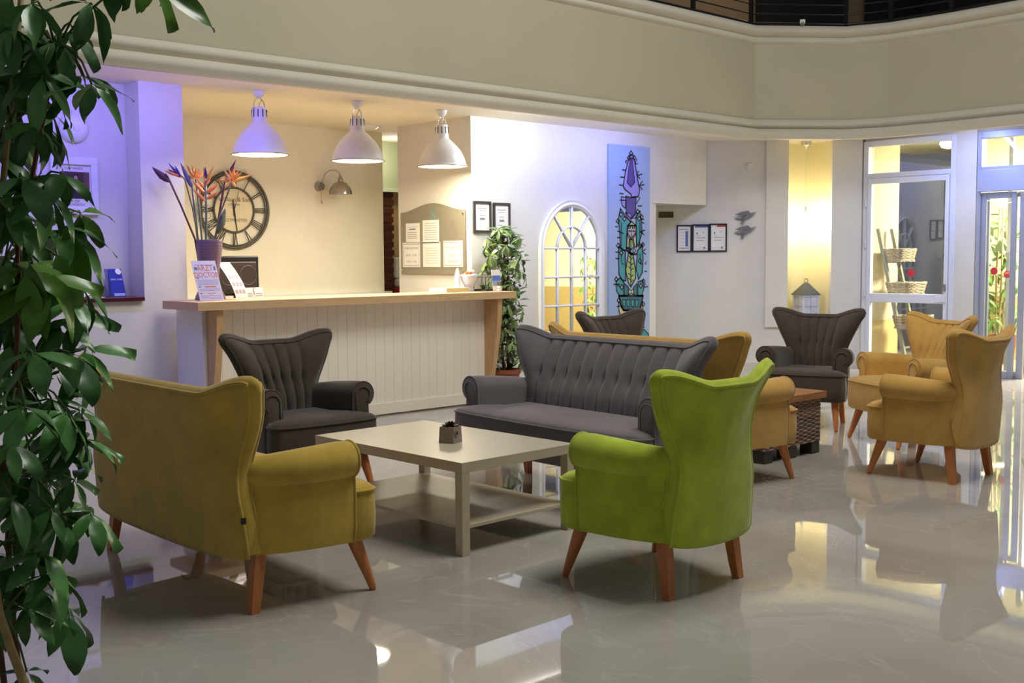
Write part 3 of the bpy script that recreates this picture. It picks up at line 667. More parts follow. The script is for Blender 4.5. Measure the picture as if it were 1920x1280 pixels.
cert('black-framed certificate on the white wall half hidden by the counter plant', 7.832, YW, 1.808, .232, .325, 0, 'certificates above the counter plant', 'plain')
M['frame'] = pbr('navy_frame', (22, 26, 44), .4)
for k, (u0, u1, ac, lb) in enumerate(((-.635, -.447, 'side', 'dark-framed sheet with a blue side strip, leftmost of three on the slanted wall'), (-.441, -.229, 'blue', 'dark-framed sheet with a blue top banner, middle of three on the slanted wall'), (-.225, -.01, 'red', 'dark-framed sheet with a red top banner, rightmost of three on the slanted wall'))):
    p = diag((u0 + u1) / 2); cert(lb, p[0], p[1], 1.628 + .004 * k, u1 - u0, .335 + .006 * k, DA, 'framed sheets on the slanted wall', ac, .016)
p = diag(-.765); t = thing('door_sign', 'small brass sign reading general manager under the white soffit', 'sign', (p[0], p[1], 1.923), DA)
MB().box(-.092, .092, -.008, -.001, -.037, .037).build('plate', pbr('dull_brass', (110, 96, 40), .4, .4), t)
text('lettering', 'GENERAL', .030, (0, -.009, .016), M['dark'], t); text('lettering', 'MANAGER', .038, (0, -.009, -.016), M['dark'], t)
# two metal swallows
bird_m = pbr('pewter', (128, 130, 136), .45, .5)
for z, lb in ((1.907, 'grey metal swallow on the slanted wall, the upper of the pair'), (1.725, 'grey metal swallow on the slanted wall, the lower of the pair')):
    p = diag(.225); t = thing('wall_swallow', lb, 'ornament', (p[0], p[1], z), DA, 'metal swallows')
    R_ = []
    for k in range(9):
        u = k / 8; r = .024 * math.sin(PI * (u * .93 + .05)) ** .8; c = Vector((-.05 + .16 * u, -.03, -.05 + .085 * u))
        R_.append([tuple(c + Vector((-.47 * r * math.sin(q), r * .8 * math.cos(q), .88 * r * math.sin(q)))) for q in [2 * PI * i / 10 for i in range(10)]])
    MB().rings(R_).build('body', bird_m, t, smooth=True)
    MB().wallprism([(.06, .02), (.02, .06), (-.06, .045), (-.145, .01), (-.09, .0), (-.01, .005), (.03, -.01)], -.05, -.044).build('wing', bird_m, t)
    MB().wallprism([(.0, -.02), (-.08, -.035), (-.15, -.03), (-.10, -.055), (-.03, -.055), (.05, -.02)], -.02, -.014).build('wing', bird_m, t)
    MB().wallprism([(-.04, -.03), (-.075, -.10), (-.06, -.10), (-.05, -.075), (-.055, -.11), (-.04, -.11), (-.015, -.045)], -.033, -.028).build('tail', bird_m, t)
    MB().cone((.10, -.03, .035), (.13, -.03, .04), .007, .001, 8).build('beak', bird_m, t)
p = diag(.272); t = thing('wall_sensor', 'white round wall sensor high above the metal swallows', 'sensor', (p[0], p[1], 2.504), DA)
MB().cone((0, 0, 0), (0, -.03, 0), .055, .045, 24).build('housing', M['wall'], t, smooth=True, ang=40); MB().cone((0, -.03, 0), (0, -.033, 0), .03, .028, 20).build('cover', M['wall'], t)
# niche lamp and lantern
p = diag(1.0, .12); t = thing('niche_pendant', 'chrome ceiling cup with a thin cord and small bulb in the lit niche', 'lamp', (p[0], p[1], 0))
MB().lathe([(.008, 2.735), (.012, 2.755), (.035, 2.765), (.06, 2.79), (.066, 2.825)], 24).build('ceiling_cup', M['chrome'], t, smooth=True)
MB().tube([(0, 0, 2.75), (0, 0, 2.02)], .003, 5).build('cord', M['paper'], t)
MB().cone((0, 0, 1.95), (0, 0, 2.02), .014, .016, 12).build('bulb_holder', M['white'], t)
MB().lathe([(.004, 1.865), (.02, 1.875), (.026, 1.90), (.018, 1.935), (.014, 1.95)], 16).build('bulb', emis('bulb_glow', (255, 226, 150), 25), t, smooth=True)
lamp('niche_light', 'POINT', (p[0], p[1], 1.84), 15, (1, .88, .60), .03)
p = diag(1.03, .16); t = thing('house_lantern', 'distressed white house-shaped lantern with a grey pointed roof in the niche', 'lantern', (p[0], p[1], .561), DA + .30)
dist = pbr('distressed_white', (214, 216, 226), .6, var=(14, .25)); zinc = pbr('zinc_roof', (84, 90, 98), .45, .3); worn = pbr('worn_muntin', (172, 174, 188), .6)
MB().box(-.125, .125, -.125, .125, 0, .02).build('tray', dist, t, bevel=.003); MB().box(-.125, .125, -.125, .125, .335, .353).build('tray', dist, t, bevel=.003)
for sx in (-1, 1):
    for sy in (-1, 1): MB().box(sx * .105 - .013, sx * .105 + .013, sy * .105 - .013, sy * .105 + .013, .02, .335).build('post', dist, t)
for k in range(4):
    MB().box(-.10, .10, -.108, -.098, .02, .335).build('panel', dist, t, rot=(0, 0, k * PI / 2))
    MB().box(-.005, .005, -.113, -.108, .02, .335).build('muntin', worn, t, rot=(0, 0, k * PI / 2))
    for z in (.11, .21): MB().box(-.10, .10, -.113, -.108, z - .005, z + .005).build('muntin', worn, t, rot=(0, 0, k * PI / 2))
MB().add([(-.135, -.135, .354), (.135, -.135, .354), (.135, .135, .354), (-.135, .135, .354), (-.02, -.02, .505), (.02, -.02, .505), (.02, .02, .505), (-.02, .02, .505)], [(0, 3, 2, 1), (0, 1, 5, 4), (1, 2, 6, 5), (2, 3, 7, 6), (3, 0, 4, 7), (4, 5, 6, 7)]).build('roof', zinc, t)
MB().tube([(.022 * math.cos(2 * PI * k / 16), 0, .53 + .026 * math.sin(2 * PI * k / 16)) for k in range(16)], .004, 6, True).build('ring_handle', zinc, t, smooth=True)

# ------------------------------------------------------------------ arched mirror
t = thing('arched_mirror', 'tall white arched window-pane mirror on the reception wall', 'mirror', (8.86, YW, 0))
def arch(r, zb, zs=1.48, n=28): return [(r, zb)] + [(r * math.cos(PI * k / n), zs + r * 1.10 * math.sin(PI * k / n)) for k in range(n + 1)] + [(-r, zb)]
mf = MB(); A, B_ = arch(.498, .25), arch(.430, .32)
n = len(A)
for (yf, po, pi_) in ((-.04, A, B_),):
    v = [(x, -.045, z) for x, z in A] + [(x, -.035, z) for x, z in arch(.475, .27)] + [(x, -.05, z) for x, z in arch(.455, .30)] + [(x, -.03, z) for x, z in B_]
    mf.add([(x, -.002, z) for x, z in A] + v + [(x, -.01, z) for x, z in B_], [(j * n + i, j * n + (i + 1) % n, (j + 1) * n + (i + 1) % n, (j + 1) * n + i) for j in range(5) for i in range(n)])
mf.build('frame', M['white'], t)
g = arch(.436, .31); MB().add([(x, -.012, z) for x, z in g], [tuple(range(len(g)))]).build('mirror_glass', M['mirror'], t)
for z in (1.505, 1.192, .879, .566): MB().tube([(-.435, -.022, z), (.435, -.022, z)], .012, 8).build('muntin', M['white'], t, smooth=True)
for x, zt in ((-.222, 1.505), (.222, 1.505), (0, 1.95)): MB().tube([(x, -.022, .31), (x, -.022, zt)], .013, 8).build('muntin', M['white'], t, smooth=True)
for a in (52, 128): MB().tube([(0, -.022, 1.505), (.44 * math.cos(math.radians(a)) * 1.02, -.022, 1.505 + .46 * math.sin(math.radians(a)))], .012, 8).build('muntin', M['white'], t, smooth=True)
MB().tube([(.222 * math.cos(PI * k / 20), -.022, 1.505 + .235 * math.sin(PI * k / 20)) for k in range(21)], .012, 8).build('muntin', M['white'], t, smooth=True)

# ------------------------------------------------------------------ cactus painting (a flat canvas)
t = thing('canvas_painting', 'tall narrow blue canvas painted with a stylised cactus woman', 'painting', (9.81, YW, .40))
MB().box(-.355, .355, -.025, -.001, 0, 2.275).build('canvas', M['art_canvas'], t)
def AP(u, v):
    px_, py_ = 1130 + u / 6.4, 260 + v / 6.4
    py_ -= (px_ - 1180) * .09 * (467 - py_) / 194
    return ((px_ - 1141) / 77 * .71 - .355, 2.613 - (py_ - 283) * .00611 - .40)
def fill(pts, mat, lay):
    P = [AP(*p) for p in pts]; y = -.0252 - lay * .0004
    MB().add([(x, y, z) for x, z in P], [tuple(range(len(P)))]).build('painted_shape', M['art_' + mat], t)
ink = MB()
def st(pts, w=6, close=False):
    P = [Vector((AP(*p)[0], AP(*p)[1])) for p in pts]
    if close: P.append(P[0])
    h = w / 6.4 * .00611 * .95
    for a, b in zip(P, P[1:]):
        d = b - a
        if d.length < 1e-6: continue
        d.normalize(); nn = Vector((-d.y, d.x)) * h; a2, b2 = a - d * h * .6, b + d * h * .6
        ink.add([(q.x, -.0275, q.y) for q in (a2 + nn, a2 - nn, b2 - nn, b2 + nn)], [(0, 1, 2, 3)])
def shape(pts, mat, lay=1, w=8): fill(pts, mat, lay); st(pts, w, True)
def bud(u, v, s=1): shape([(u, v - 32 * s), (u + 22 * s, v - 4 * s), (u + 4 * s, v + 28 * s), (u - 20 * s, v)], 'skin', 3, 8)
V2 = 1152
shape([(320, 190), (295, 270), (262, 400), (238, 560), (255, 600), (330, 660), (345, 700), (420, 690), (436, 610), (405, 450), (375, 270), (350, 190)], 'lav', 1, 9)
shape([(328, 230), (302, 360), (284, 520), (330, 575), (376, 520), (362, 380), (342, 230)], 'pur', 2, 6)
shape([(270, 685), (276, 890), (330, 960), (385, 890), (392, 690), (330, 700)], 'pur', 1, 9)
shape([(215, 690), (222, 790), (262, 830), (270, 700)], 'lav', 1, 7); shape([(262, 880), (300, 960), (330, 985), (330, 900), (280, 880)], 'lav', 2, 6); shape([(345, 950), (405, 940), (405, 880), (350, 930)], 'lav', 2, 6)
shape([(205, 830), (180, 960), (195, 1100), (205, 1290), (230, 1330), (280, 1330), (290, 1040), (330, 990), (270, 930)], 'teal', 0, 9)
shape([(390, 930), (440, 860), (455, 960), (468, 1120), (430, 1240), (400, 1290), (392, 1040)], 'teal', 0, 9)
shape([(185, 1290), (182, 1450), (188, 1620), (225, 1690), (270, 1700), (262, 1340)], 'teal', 0, 10)
shape([(410, 1340), (470, 1260), (480, 1440), (470, 1600), (425, 1680), (395, 1560)], 'teal', 0, 10)
shape([(300, 1030), (340, 985), (392, 1035)], 'lime', 3, 8)
shape([(285, 1040), (285, 1110), (335, 1200), (395, 1110), (395, 1040)], 'skin', 3, 8)
for x in (315, 365): st([(x - 18, 1100), (x, 1092), (x + 18, 1102), (x, 1112), (x - 18, 1100)], 5); st([(x - 18, 1070), (x + 14, 1062)], 6)
st([(338, 1085), (332, 1150), (345, 1155)], 5); st([(322, 1172), (350, 1172)], 6)
for x in (300, 320, 345, 370, 388): st([(x, 1038), (x + 6, 1062)], 8)
shape([(280, 1130), (275, 1300), (305, 1300), (310, 1190)], 'sand', 2, 7); shape([(362, 1190), (375, 1290), (395, 1290), (395, 1130)], 'sand', 2, 7)
shape([(318, 1200), (310, 1290), (330, 1330), (362, 1290), (352, 1200)], 'lime', 2, 7)
shape([(300, V2 + 215), (268, V2 + 420), (300, V2 + 570), (330, V2 + 620), (388, V2 + 520), (385, V2 + 400), (352, V2 + 215)], 'lime', 2, 10)
st([(330, V2 + 60), (330, V2 + 610)], 8)
for v in (270, 340, 400, 480, 540): st([(330, V2 + v), (300, V2 + v - 25)], 6); st([(330, V2 + v + 20), (362, V2 + v - 4)], 6)
shape([(275, V2 + 150), (320, V2 + 165), (315, V2 + 200), (285, V2 + 195)], 'teal2', 3, 9); shape([(370, V2 + 150), (390, V2 + 190), (365, V2 + 210), (352, V2 + 185)], 'lime', 3, 6)
st([(300, V2 + 180), (330, V2 + 230), (400, V2 + 225)], 14)
shape([(152, V2 + 560), (158, V2 + 660), (195, V2 + 730), (245, V2 + 730), (245, V2 + 560), (200, V2 + 510)], 'teal', 0, 9)
shape([(420, V2 + 560), (480, V2 + 540), (488, V2 + 650), (465, V2 + 730), (415, V2 + 730)], 'teal', 0, 9)
shape([(255, V2 + 580), (250, V2 + 730), (300, V2 + 730), (300, V2 + 620)], 'teal2', 1, 7); shape([(365, V2 + 620), (370, V2 + 730), (412, V2 + 730), (405, V2 + 580)], 'teal2', 1, 7)
shape([(305, V2 + 640), (335, V2 + 670), (365, V2 + 640), (365, V2 + 715), (335, V2 + 690), (305, V2 + 715)], 'sand', 2, 6)
shape([(190, V2 + 730), (480, V2 + 730), (445, V2 + 880), (430, V2 + 900), (245, V2 + 900), (220, V2 + 860)], 'teal2', 1, 16)
for x in (250, 300, 355, 405): shape([(x - 20, V2 + 775), (x + 18, V2 + 775), (x + 12, V2 + 860), (x - 12, V2 + 860)], 'teal', 2, 6)
shape([(185, V2 + 800), (190, V2 + 920), (260, V2 + 1100), (420, V2 + 1100), (480, V2 + 900), (470, V2 + 800), (440, V2 + 905), (240, V2 + 905)], 'sand', 0, 8)
for u, v in ((330, 175), (305, 230), (368, 230), (210, 905), (175, 985), (412, 870), (460, 935), (430, 955), (250, 955), (178, V2 + 125), (475, V2 + 115), (440, V2 + 130), (215, V2 + 215), (440, V2 + 310), (155, V2 + 530), (220, V2 + 625), (450, V2 + 610), (485, V2 + 555), (185, V2 + 785), (480, V2 + 830)): bud(u, v, .95)
for a, b, c_, d in ((270, 375, 225, 370), (255, 460, 205, 455), (240, 555, 190, 550), (400, 440, 465, 420), (405, 440, 440, 475), (402, 435, 420, 385), (430, 560, 492, 545), (432, 560, 468, 605), (432, 555, 470, 505), (385, 300, 408, 295), (380, 290, 402, 245), (415, 800, 462, 802), (240, 655, 195, 650), (400, 770, 440, 700), (200, 730, 270, 735), (150, V2 + 200, 190, V2 + 205), (150, V2 + 278, 190, V2 + 280), (480, V2 + 190, 510, V2 + 165), (480, V2 + 200, 512, V2 + 228), (505, V2 + 350, 520, V2 + 320), (500, V2 + 430, 525, V2 + 435), (125, V2 + 590, 195, V2 + 588), (195, V2 + 615, 165, V2 + 585), (490, V2 + 625, 540, V2 + 618), (490, V2 + 620, 510, V2 + 580), (440, 1110, 500, 1090), (450, 1110, 495, 1150), (170, 1100, 240, 1130), (165, V2 + 860, 200, V2 + 850), (455, 960, 490, 960), (460, 990, 490, 1010), (145, 1048, 170, 1048), (170, 1180, 205, 1175), (265, 270, 285, 255), (265, 275, 275, 295)): st([(a, b), (c_, d)], 8)
for x in (215, 440): st([(x, 1000), (x, 1280)], 7); st([(x, V2 + 220), (x + 8, V2 + 340), (x + 30, V2 + 345)], 7)
shape([(405, V2 + 1200), (430, V2 + 1150), (500, V2 + 1140), (548, V2 + 1190), (556, V2 + 1260), (400, V2 + 1260)], 'teal', 1, 7); st([(455, V2 + 1060), (462, V2 + 1100), (450, V2 + 1140)], 12); st([(470, V2 + 1118), (495, V2 + 1108)], 10)
ink.build('ink_drawing', M['navy'], t)

# ------------------------------------------------------------------ left recess: shelf, picture, round lamps, leaflets
t = thing('wall_shelf', 'dark red wooden sill shelf across the violet-lit recess', 'shelf', (2.2, 8.7, 1.085))
MB().box(-3.6, 1.745, -.14, .155, 0, .033).build('board', M['redwood'], t, bevel=.004)
t = thing('framed_photo', 'white framed staff of the month photo in the violet-lit recess', 'picture', (3.525, 8.86, 1.995))
MB().box(-.185, .185, -.03, -.002, .165, .225).box(-.185, .185, -.03, -.002, -.225, -.165).box(-.185, -.13, -.03, -.002, -.165, .165).box(.13, .185, -.03, -.002, -.165, .165).build('frame', M['white'], t, bevel=.004)
MB().box(-.13, .13, -.012, -.006, -.165, .165).build('page', M['paper'], t)
def flat(nm, poly, mat, lay): MB().add([(x, -.0122 - lay * .0003, z) for x, z in poly], [tuple(range(len(poly)))]).build(nm, mat, t)
flat('photo_print', [(-.11, -.10), (.12, -.10), (.12, .11), (-.11, .11)], pbr('photo_brown', (70, 46, 44), .6), 1)
flat('photo_print', [(.075, -.10), (.12, -.10), (.12, .11), (.075, .11)], pbr('photo_wall', (112, 78, 70), .6), 2)
flat('photo_print', [(-.04, -.10), (.07, -.10), (.055, .02), (.02, .035), (-.02, .03), (-.035, .0)], pbr('photo_dress', (40, 28, 40), .6), 3)
flat('photo_print', [(.012 + .022 * math.cos(k * PI / 8), .062 + .033 * math.sin(k * PI / 8)) for k in range(16)], pbr('photo_hair', (46, 28, 22), .6), 4)
flat('photo_print', [(.012 + .015 * math.cos(k * PI / 8), .057 + .025 * math.sin(k * PI / 8)) for k in range(16)], pbr('photo_skin', (198, 150, 128), .6), 5)
text('lettering', 'STAFF OF', .032, (-.03, -.0125, -.122), M['ink'], t); text('lettering', 'THE MONTH', .026, (-.0, -.0125, -.148), M['ink'], t); text('lettering', 'STAFF MEMBER', .022, (0, -.0125, .135), M['ink'], t)
MB().box(-.13, .13, -.0165, -.0145, -.165, .165).build('glazing', M['acrylic'], t)
for x, z, lb in ((3.536, 2.443, 'white round wall lamp above the white framed photo'), (3.046, 2.275, 'white round wall lamp at the far left of the recess')):
    t = thing('round_wall_lamp', lb, 'lamp', (x, 8.86, z), 0, 'round wall lamps in the recess')
    MB().lathe([(.115, 0), (.113, .02), (.09, .05), (.05, .066), (.01, .07)], 28).build('cover', M['white'], t, smooth=True, rot=(PI / 2, 0, 0), loc=(0, -.001, 0)); MB().lathe([(.03, .066), (.025, .075), (.01, .077)], 16).build('finial', M['white'], t, smooth=True, rot=(PI / 2, 0, 0))
t = thing('blue_leaflet', 'blue leaflet propped upright on the dark red shelf', 'leaflet', (3.80, 8.70, 1.119), .12)
blu = pbr('leaflet_blue', (28, 44, 160), .4)
lv = [(-.058, .0, 0), (.058, .0, 0), (.058, .075, .222), (-.058, .075, .222)]
MB().add(lv + [(x, y + .006, z) for x, y, z in lv], [(0, 1, 2, 3), (7, 6, 5, 4), (0, 4, 5, 1), (1, 5, 6, 2), (2, 6, 7, 3), (3, 7, 4, 0)]).build('sheet', blu, t)
MB().add([(-.10, .0, 0), (-.058, .0, 0), (-.058, .075, .222), (-.085, .085, .222)], [(0, 1, 2, 3)]).build('back_fold', pbr('leaflet_navy', (20, 30, 110), .4), t)
tl = -math.atan2(.075, .222)
def onleaf(u, v): return (u, v * .32 - .0015, v * .947)
text('lettering', 'ORAL CARE', .020, onleaf(.0, .145), M['paper'], t, rot=(PI / 2 + tl, 0, 0))
MB().cone((.028, .0656, .2), (.028, .0645, .2005), .026, .026, 20).build('badge', M['paper'], t)
MB().add([onleaf(*p) for p in ((-.045, .008), (.05, .008), (.05, .03), (-.045, .03))], [(0, 1, 2, 3)]).build('print', pbr('leaflet_print', (170, 180, 220), .5), t)
t = thing('folded_papers', 'loose folded white papers lying on the dark red shelf', 'papers', (3.50, 8.66, 1.119), .2)
for k in range(4): MB().box(-.15 + k * .02, .13 - k * .015, -.07, .07, k * .012, k * .012 + .004).build('sheet', M['paper'], t, rot=(0, -.06 * k, .18 * k))

# ------------------------------------------------------------------ things on the counter
ZC = 1.086; VX, VY = 4.43, 8.40
RV, UV = Vector((.733, -.680, 0)), Vector((0, 0, 1)); PXM = 1 / 220.0     # a metre per photo pixel at the vase
vase = thing('tall_vase', 'tall ribbed mauve waisted vase on the left end of the counter', 'vase', (VX, VY, ZC))
vp = []
for k in range(61):
    u = k / 60; r = .122 - .048 * sstep(0, .28, u) + .034 * sstep(.28, 1, u); vp.append((r + .0022 * math.sin(k * 2.1), u * .485))
MB().lathe(vp + [(.098, .485), (.08, .30), (.02, .28)], 36, capt=False).build('body', pbr('mauve_glaze', (120, 94, 112), .35), vase, smooth=True)
def vpt(px_, py_, dy=0): 
    o = RV * ((px_ - 374) * PXM) + UV * ((563 - py_) * PXM); return Vector((VX, VY, ZC)) + o + Vector((.68, .733, 0)) * dy
fst = pbr('flower_stem', (98, 104, 84), .5); fdk = pbr('maroon_stem', (96, 48, 60), .5); fbud = pbr('maroon_bud', (84, 44, 62), .5, rnd=.15); fgrey = pbr('grey_blue_bud', (92, 88, 118), .5)
fo = pbr('orange_bract', (248, 168, 72), .5, rgb2=(240, 112, 74), var=(9, .3)); fy = pbr('yellow_petal', (246, 196, 84), .5, rgb2=(240, 150, 70)); fv = pbr('violet_petal', (66, 48, 120), .5)
def petal(mb, p0, p1, w, sag=0.0):
    p0, p1 = Vector(p0), Vector(p1); d = (p1 - p0); s = d.cross(Vector((.68, .733, 0)))
    if s.length < 1e-6: s = Vector((1, 0, 0))
    s.normalize(); th = Vector((-.68, -.733, 0)) * w * .35; L0 = None; v = []
    ts = (0, .18, .42, .68, .88); ws = (.25, .75, 1, .7, .3)
    for a, b in zip(ts, ws):
        c = p0 + d * a + Vector((0, 0, -sag * 4 * a * (1 - a))); v += [c - s * w * b, c + th * b, c + s * w * b, c - th * b]
    n = len(ts); v.append(p1)
    f = [(i * 4 + k, i * 4 + (k + 1) % 4, (i + 1) * 4 + (k + 1) % 4, (i + 1) * 4 + k) for i in range(n - 1) for k in range(4)] + [((n - 1) * 4 + k, (n - 1) * 4 + (k + 1) % 4, 4 * n) for k in range(4)]
    mb.add(v, f)
def flower(label, stem, mat, petals, r=.008, dy=0, nm='cut_flower'):
    P = [vpt(x, y, dy * k / max(1, len(stem) - 1)) for k, (x, y) in enumerate(stem)]
    t = thing(nm, label, 'flower', tuple(P[0]), 0, 'cut flowers in the tall vase')
    loc = lambda p: p - P[0]
    MB().tube([loc(p) for p in P], r, 7).build('stem', mat, t, smooth=True)
    for (a, b, w, m_) in petals:
        q = MB(); petal(q, loc(vpt(a[0], a[1], dy + random.uniform(-.02, .02))), loc(vpt(b[0], b[1], dy + random.uniform(-.05, .05))), w, .004); q.build('petal', m_, t, smooth=True)
flower('long maroon bud leaning far left out of the vase', [(360, 535), (353, 455), (333, 395), (318, 352)], fdk, [((319, 356), (291, 330), .028, fbud), ((318, 352), (314, 340), .01, fbud)], .008, -.18)
flower('violet and orange strelitzia at the upper left of the bouquet', [(364, 535), (357, 455), (350, 400), (340, 350), (331, 340)], fst, [((336, 346), (318, 326), .014, fv), ((334, 344), (312, 332), .012, fv), ((332, 344), (306, 334), .014, fo), ((330, 340), (316, 322), .008, fv), ((336, 347), (316, 336), .012, fo), ((335, 343), (326, 326), .009, fv)], .006, -.12)
flower('grey-blue pointed bud standing upright in the bouquet', [(364, 535), (354, 455), (350, 400), (347, 362)], fst, [((348, 366), (324, 318), .022, fgrey)], .010)
flower('orange strelitzia with violet tips at the top of the bouquet', [(367, 535), (361, 455), (357, 400), (352, 348)], fst, [((350, 346), (336, 322), .014, fo), ((350, 346), (341, 326), .010, fv), ((350, 346), (347, 322), .012, fy), ((351, 346), (356, 326), .012, fy), ((352, 346), (364, 336), .014, fo), ((350, 347), (340, 340), .014, fy), ((352, 345), (360, 328), .010, fo), ((350, 345), (343, 330), .012, fy)], .008, .03)
flower('orange heliconia with stacked pointed bracts in the middle of the bouquet', [(372, 535), (369, 455), (371, 400), (371, 352)], fst, [((371, 388), (350, 366), .017, fo), ((371, 376), (347, 350), .016, fo), ((371, 366), (354, 346), .014, fo), ((372, 384), (394, 370), .016, fo), ((372, 372), (393, 356), .016, fo), ((371, 360), (380, 345), .012, fo), ((371, 356), (366, 322), .014, fy), ((372, 354), (388, 324), .016, fy), ((371, 350), (373, 326), .014, fv), ((373, 350), (378, 336), .012, fo)], .010)
flower('maroon spear-shaped bud leaning right across the clock', [(378, 535), (386, 455), (395, 405), (402, 370), (406, 352)], fdk, [((404, 358), (427, 313), .017, fbud)], .009)
flower('yellow-orange starry bloom leaning over the clock face', [(376, 535), (385, 455), (397, 410), (412, 375), (420, 355)], fst, [((420, 350), (405, 331), .012, fy), ((421, 350), (426, 326), .014, fy), ((421, 352), (441, 336), .012, fy), ((421, 354), (458, 341), .016, fy), ((420, 354), (428, 364), .018, fy), ((419, 352), (392, 350), .014, fy), ((419, 352), (408, 346), .018, fo), ((421, 350), (434, 332), .010, fo), ((419, 355), (404, 366), .010, fo), ((421, 350), (416, 330), .014, fy)], .007, -.05)
flower('broad grey-green leaf at the right of the bouquet', [(378, 535), (386, 455), (392, 430), (396, 420)], fst, [((390, 446), (405, 398), .034, pbr('grey_green_leaf', (112, 112, 92), .6)), ((392, 440), (402, 410), .026, pbr('grey_green_leaf_2', (90, 92, 78), .6))], .006, 0, 'cut_leaf')
t = thing('curly_twig', 'thin curly green twig in the bouquet', 'twig', tuple(vpt(372, 535)), 0)
cur = [vpt(372, 535), vpt(374, 455), vpt(376, 440)] + [vpt(368 + (10 + k * .12) * math.cos(k * .55), 425 - k * 1.1 + 9 * math.sin(k * .55), .03 * math.sin(k)) for k in range(34)]
MB().tube([p - cur[0] for p in cur], .0022, 5).build('stem', fst, t, smooth=True)

def slab3(nm, quad, th, mat, parent, nrm=(0, 1, 0)):
    nv = Vector(nrm) * th; q = [Vector(p) for p in quad]
    return MB().add(q + [p + nv for p in q], [(0, 1, 2, 3), (7, 6, 5, 4), (0, 4, 5, 1), (1, 5, 6, 2), (2, 6, 7, 3), (3, 7, 4, 0)]).build(nm, mat, parent)
t = thing('doctor_sign', 'tilted acrylic stand holding a lilac doctor notice on the counter', 'sign', (4.275, 8.075, ZC), .2)
slab3('notice', [(-.118, 0, .004), (.118, 0, .004), (.118, .10, .315), (-.118, .10, .315)], .002, pbr('lilac_notice', (206, 200, 228), .5), t)
slab3('stand', [(-.122, -.004, .0), (.122, -.004, .0), (.122, .097, .32), (-.122, .097, .32)], .002, M['acrylic'], t)
slab3('stand_foot', [(-.122, .0, .0), (.122, .0, .0), (.122, .13, .0), (-.122, .13, .0)], .003, M['acrylic'], t, (0, 0, 1))
tl = math.atan2(.10, .311)
def ons(u, v): return (u, v * .306 - .0015, v * .952)
for s, z, m_, y in (('ARZT', .068, red_i, .268), ('DOCTOR', .062, red_i, .212)): text('lettering', s, z, ons(.0, y), m_, t, rot=(PI / 2 - tl, 0, 0), sx=.9)
rr = [(-.09, .09, .295, .299)] + [(-.10, .10, .168 - .012 * k, .172 - .012 * k) for k in range(4)] + [(-.10, .10, .095 - .012 * k, .099 - .012 * k) for k in range(2)] + [(-.10, .10, .04 - .012 * k, .044 - .012 * k) for k in range(3)]
MB().add([ons(*p) for a, b, c, d in rr for p in ((a, c), (b, c), (b, d), (a, d))], [tuple(range(4 * k, 4 * k + 4)) for k in range(len(rr))]).build('print', pbr('lilac_print', (132, 128, 190), .6), t)
for a, b, c, d in ((-.04, .07, .112, .120), (-.03, .05, .060, .066)): MB().add([ons(*p) for p in ((a, c), (b, c), (b, d), (a, d))], [(0, 1, 2, 3)]).build('heading', red_i, t)
rr = [(-.105, -.075, .255, .28), (.085, .105, .252, .285), (-.10, -.08, .185, .195), (-.10, -.08, .112, .122), (-.10, -.08, .058, .068)]
MB().add([ons(*p) for a, b, c, d in rr for p in ((a, c), (b, c), (b, d), (a, d))], [tuple(range(4 * k, 4 * k + 4)) for k in range(len(rr))]).build('print', blue_i, t)

t = thing('leaflet_strip', 'curved white strip of price cards standing on the counter', 'leaflet', (4.62, 8.22, ZC), .2)
def sp(u, v): return (-.065 + .13 * u - .02 * v, .20 * (v ** 1.6), .30 * v)
MB().sheet(sp, 1, 12).build('card', M['paper'], t, smooth=True)
q = MB()
for i in range(3):
    for j in range(4):
        u0, v0 = .12 + i * .28, .16 + j * .2; pts_ = [Vector(sp(u0, v0)), Vector(sp(u0 + .2, v0)), Vector(sp(u0 + .2, v0 + .10)), Vector(sp(u0, v0 + .10))]
        q.add([p + Vector((0, -.0015, .0008)) for p in pts_], [(0, 1, 2, 3)])
q.build('print', pbr('card_print', (176, 150, 138), .6), t)
t = thing('card_holder', 'low clear holder of white name cards beside the curved strip', 'cards', (4.78, 8.30, ZC), .25)
for k, x in enumerate((-.10, .01)): 
    slab3('card', [(x, .0, .0), (x + .10, 0, 0), (x + .10, .02, .09), (x, .02, .09)], .004, M['paper'], t); 
    q = MB(); 
    for j in range(4): q.add([(x + .01, .004 + j * .005 - .002, .018 + j * .018), (x + .085, .004 + j * .005 - .002, .018 + j * .018), (x + .085, .0052 + j * .005 - .002, .023 + j * .018), (x + .01, .0052 + j * .005 - .002, .023 + j * .018)], [(0, 1, 2, 3)])
    q.build('print', grey_i, t)
slab3('holder', [(-.11, -.006, 0), (.13, -.006, 0), (.13, .014, .07), (-.11, .014, .07)], .002, M['acrylic'], t)
t = thing('computer_monitor', 'black computer monitor seen from behind over the counter', 'monitor', (4.97, 8.95, .75), .06)
MB().box(-.23, .23, -.02, .035, .34, .69).build('housing', M['dark'], t, bevel=.012); MB().box(-.19, .19, -.045, -.02, .36, .64).build('back_cover', pbr('monitor_back', (48, 40, 34), .4), t, bevel=.01)
for x in (-.10, .10): MB().tube([(x + .085 * math.cos(2 * PI * k / 28), -.046, .52 + .085 * math.sin(2 * PI * k / 28)) for k in range(28)], .002, 5, True).build('vent_ring', pbr('vent_ring', (84, 76, 66), .4), t)
for x in (-.10, 0, .10): MB().box(x - .018, x + .018, -.047, -.044, .375, .40).build('port', pbr('port_black', (6, 6, 6), .6), t)
MB().box(-.04, .04, -.05, -.01, .01, .40).build('stand_neck', M['dark'], t, bevel=.01); MB().lathe([(.13, 0), (.13, .008), (.06, .016)], 28).build('stand_foot', M['dark'], t, smooth=True, ang=40)

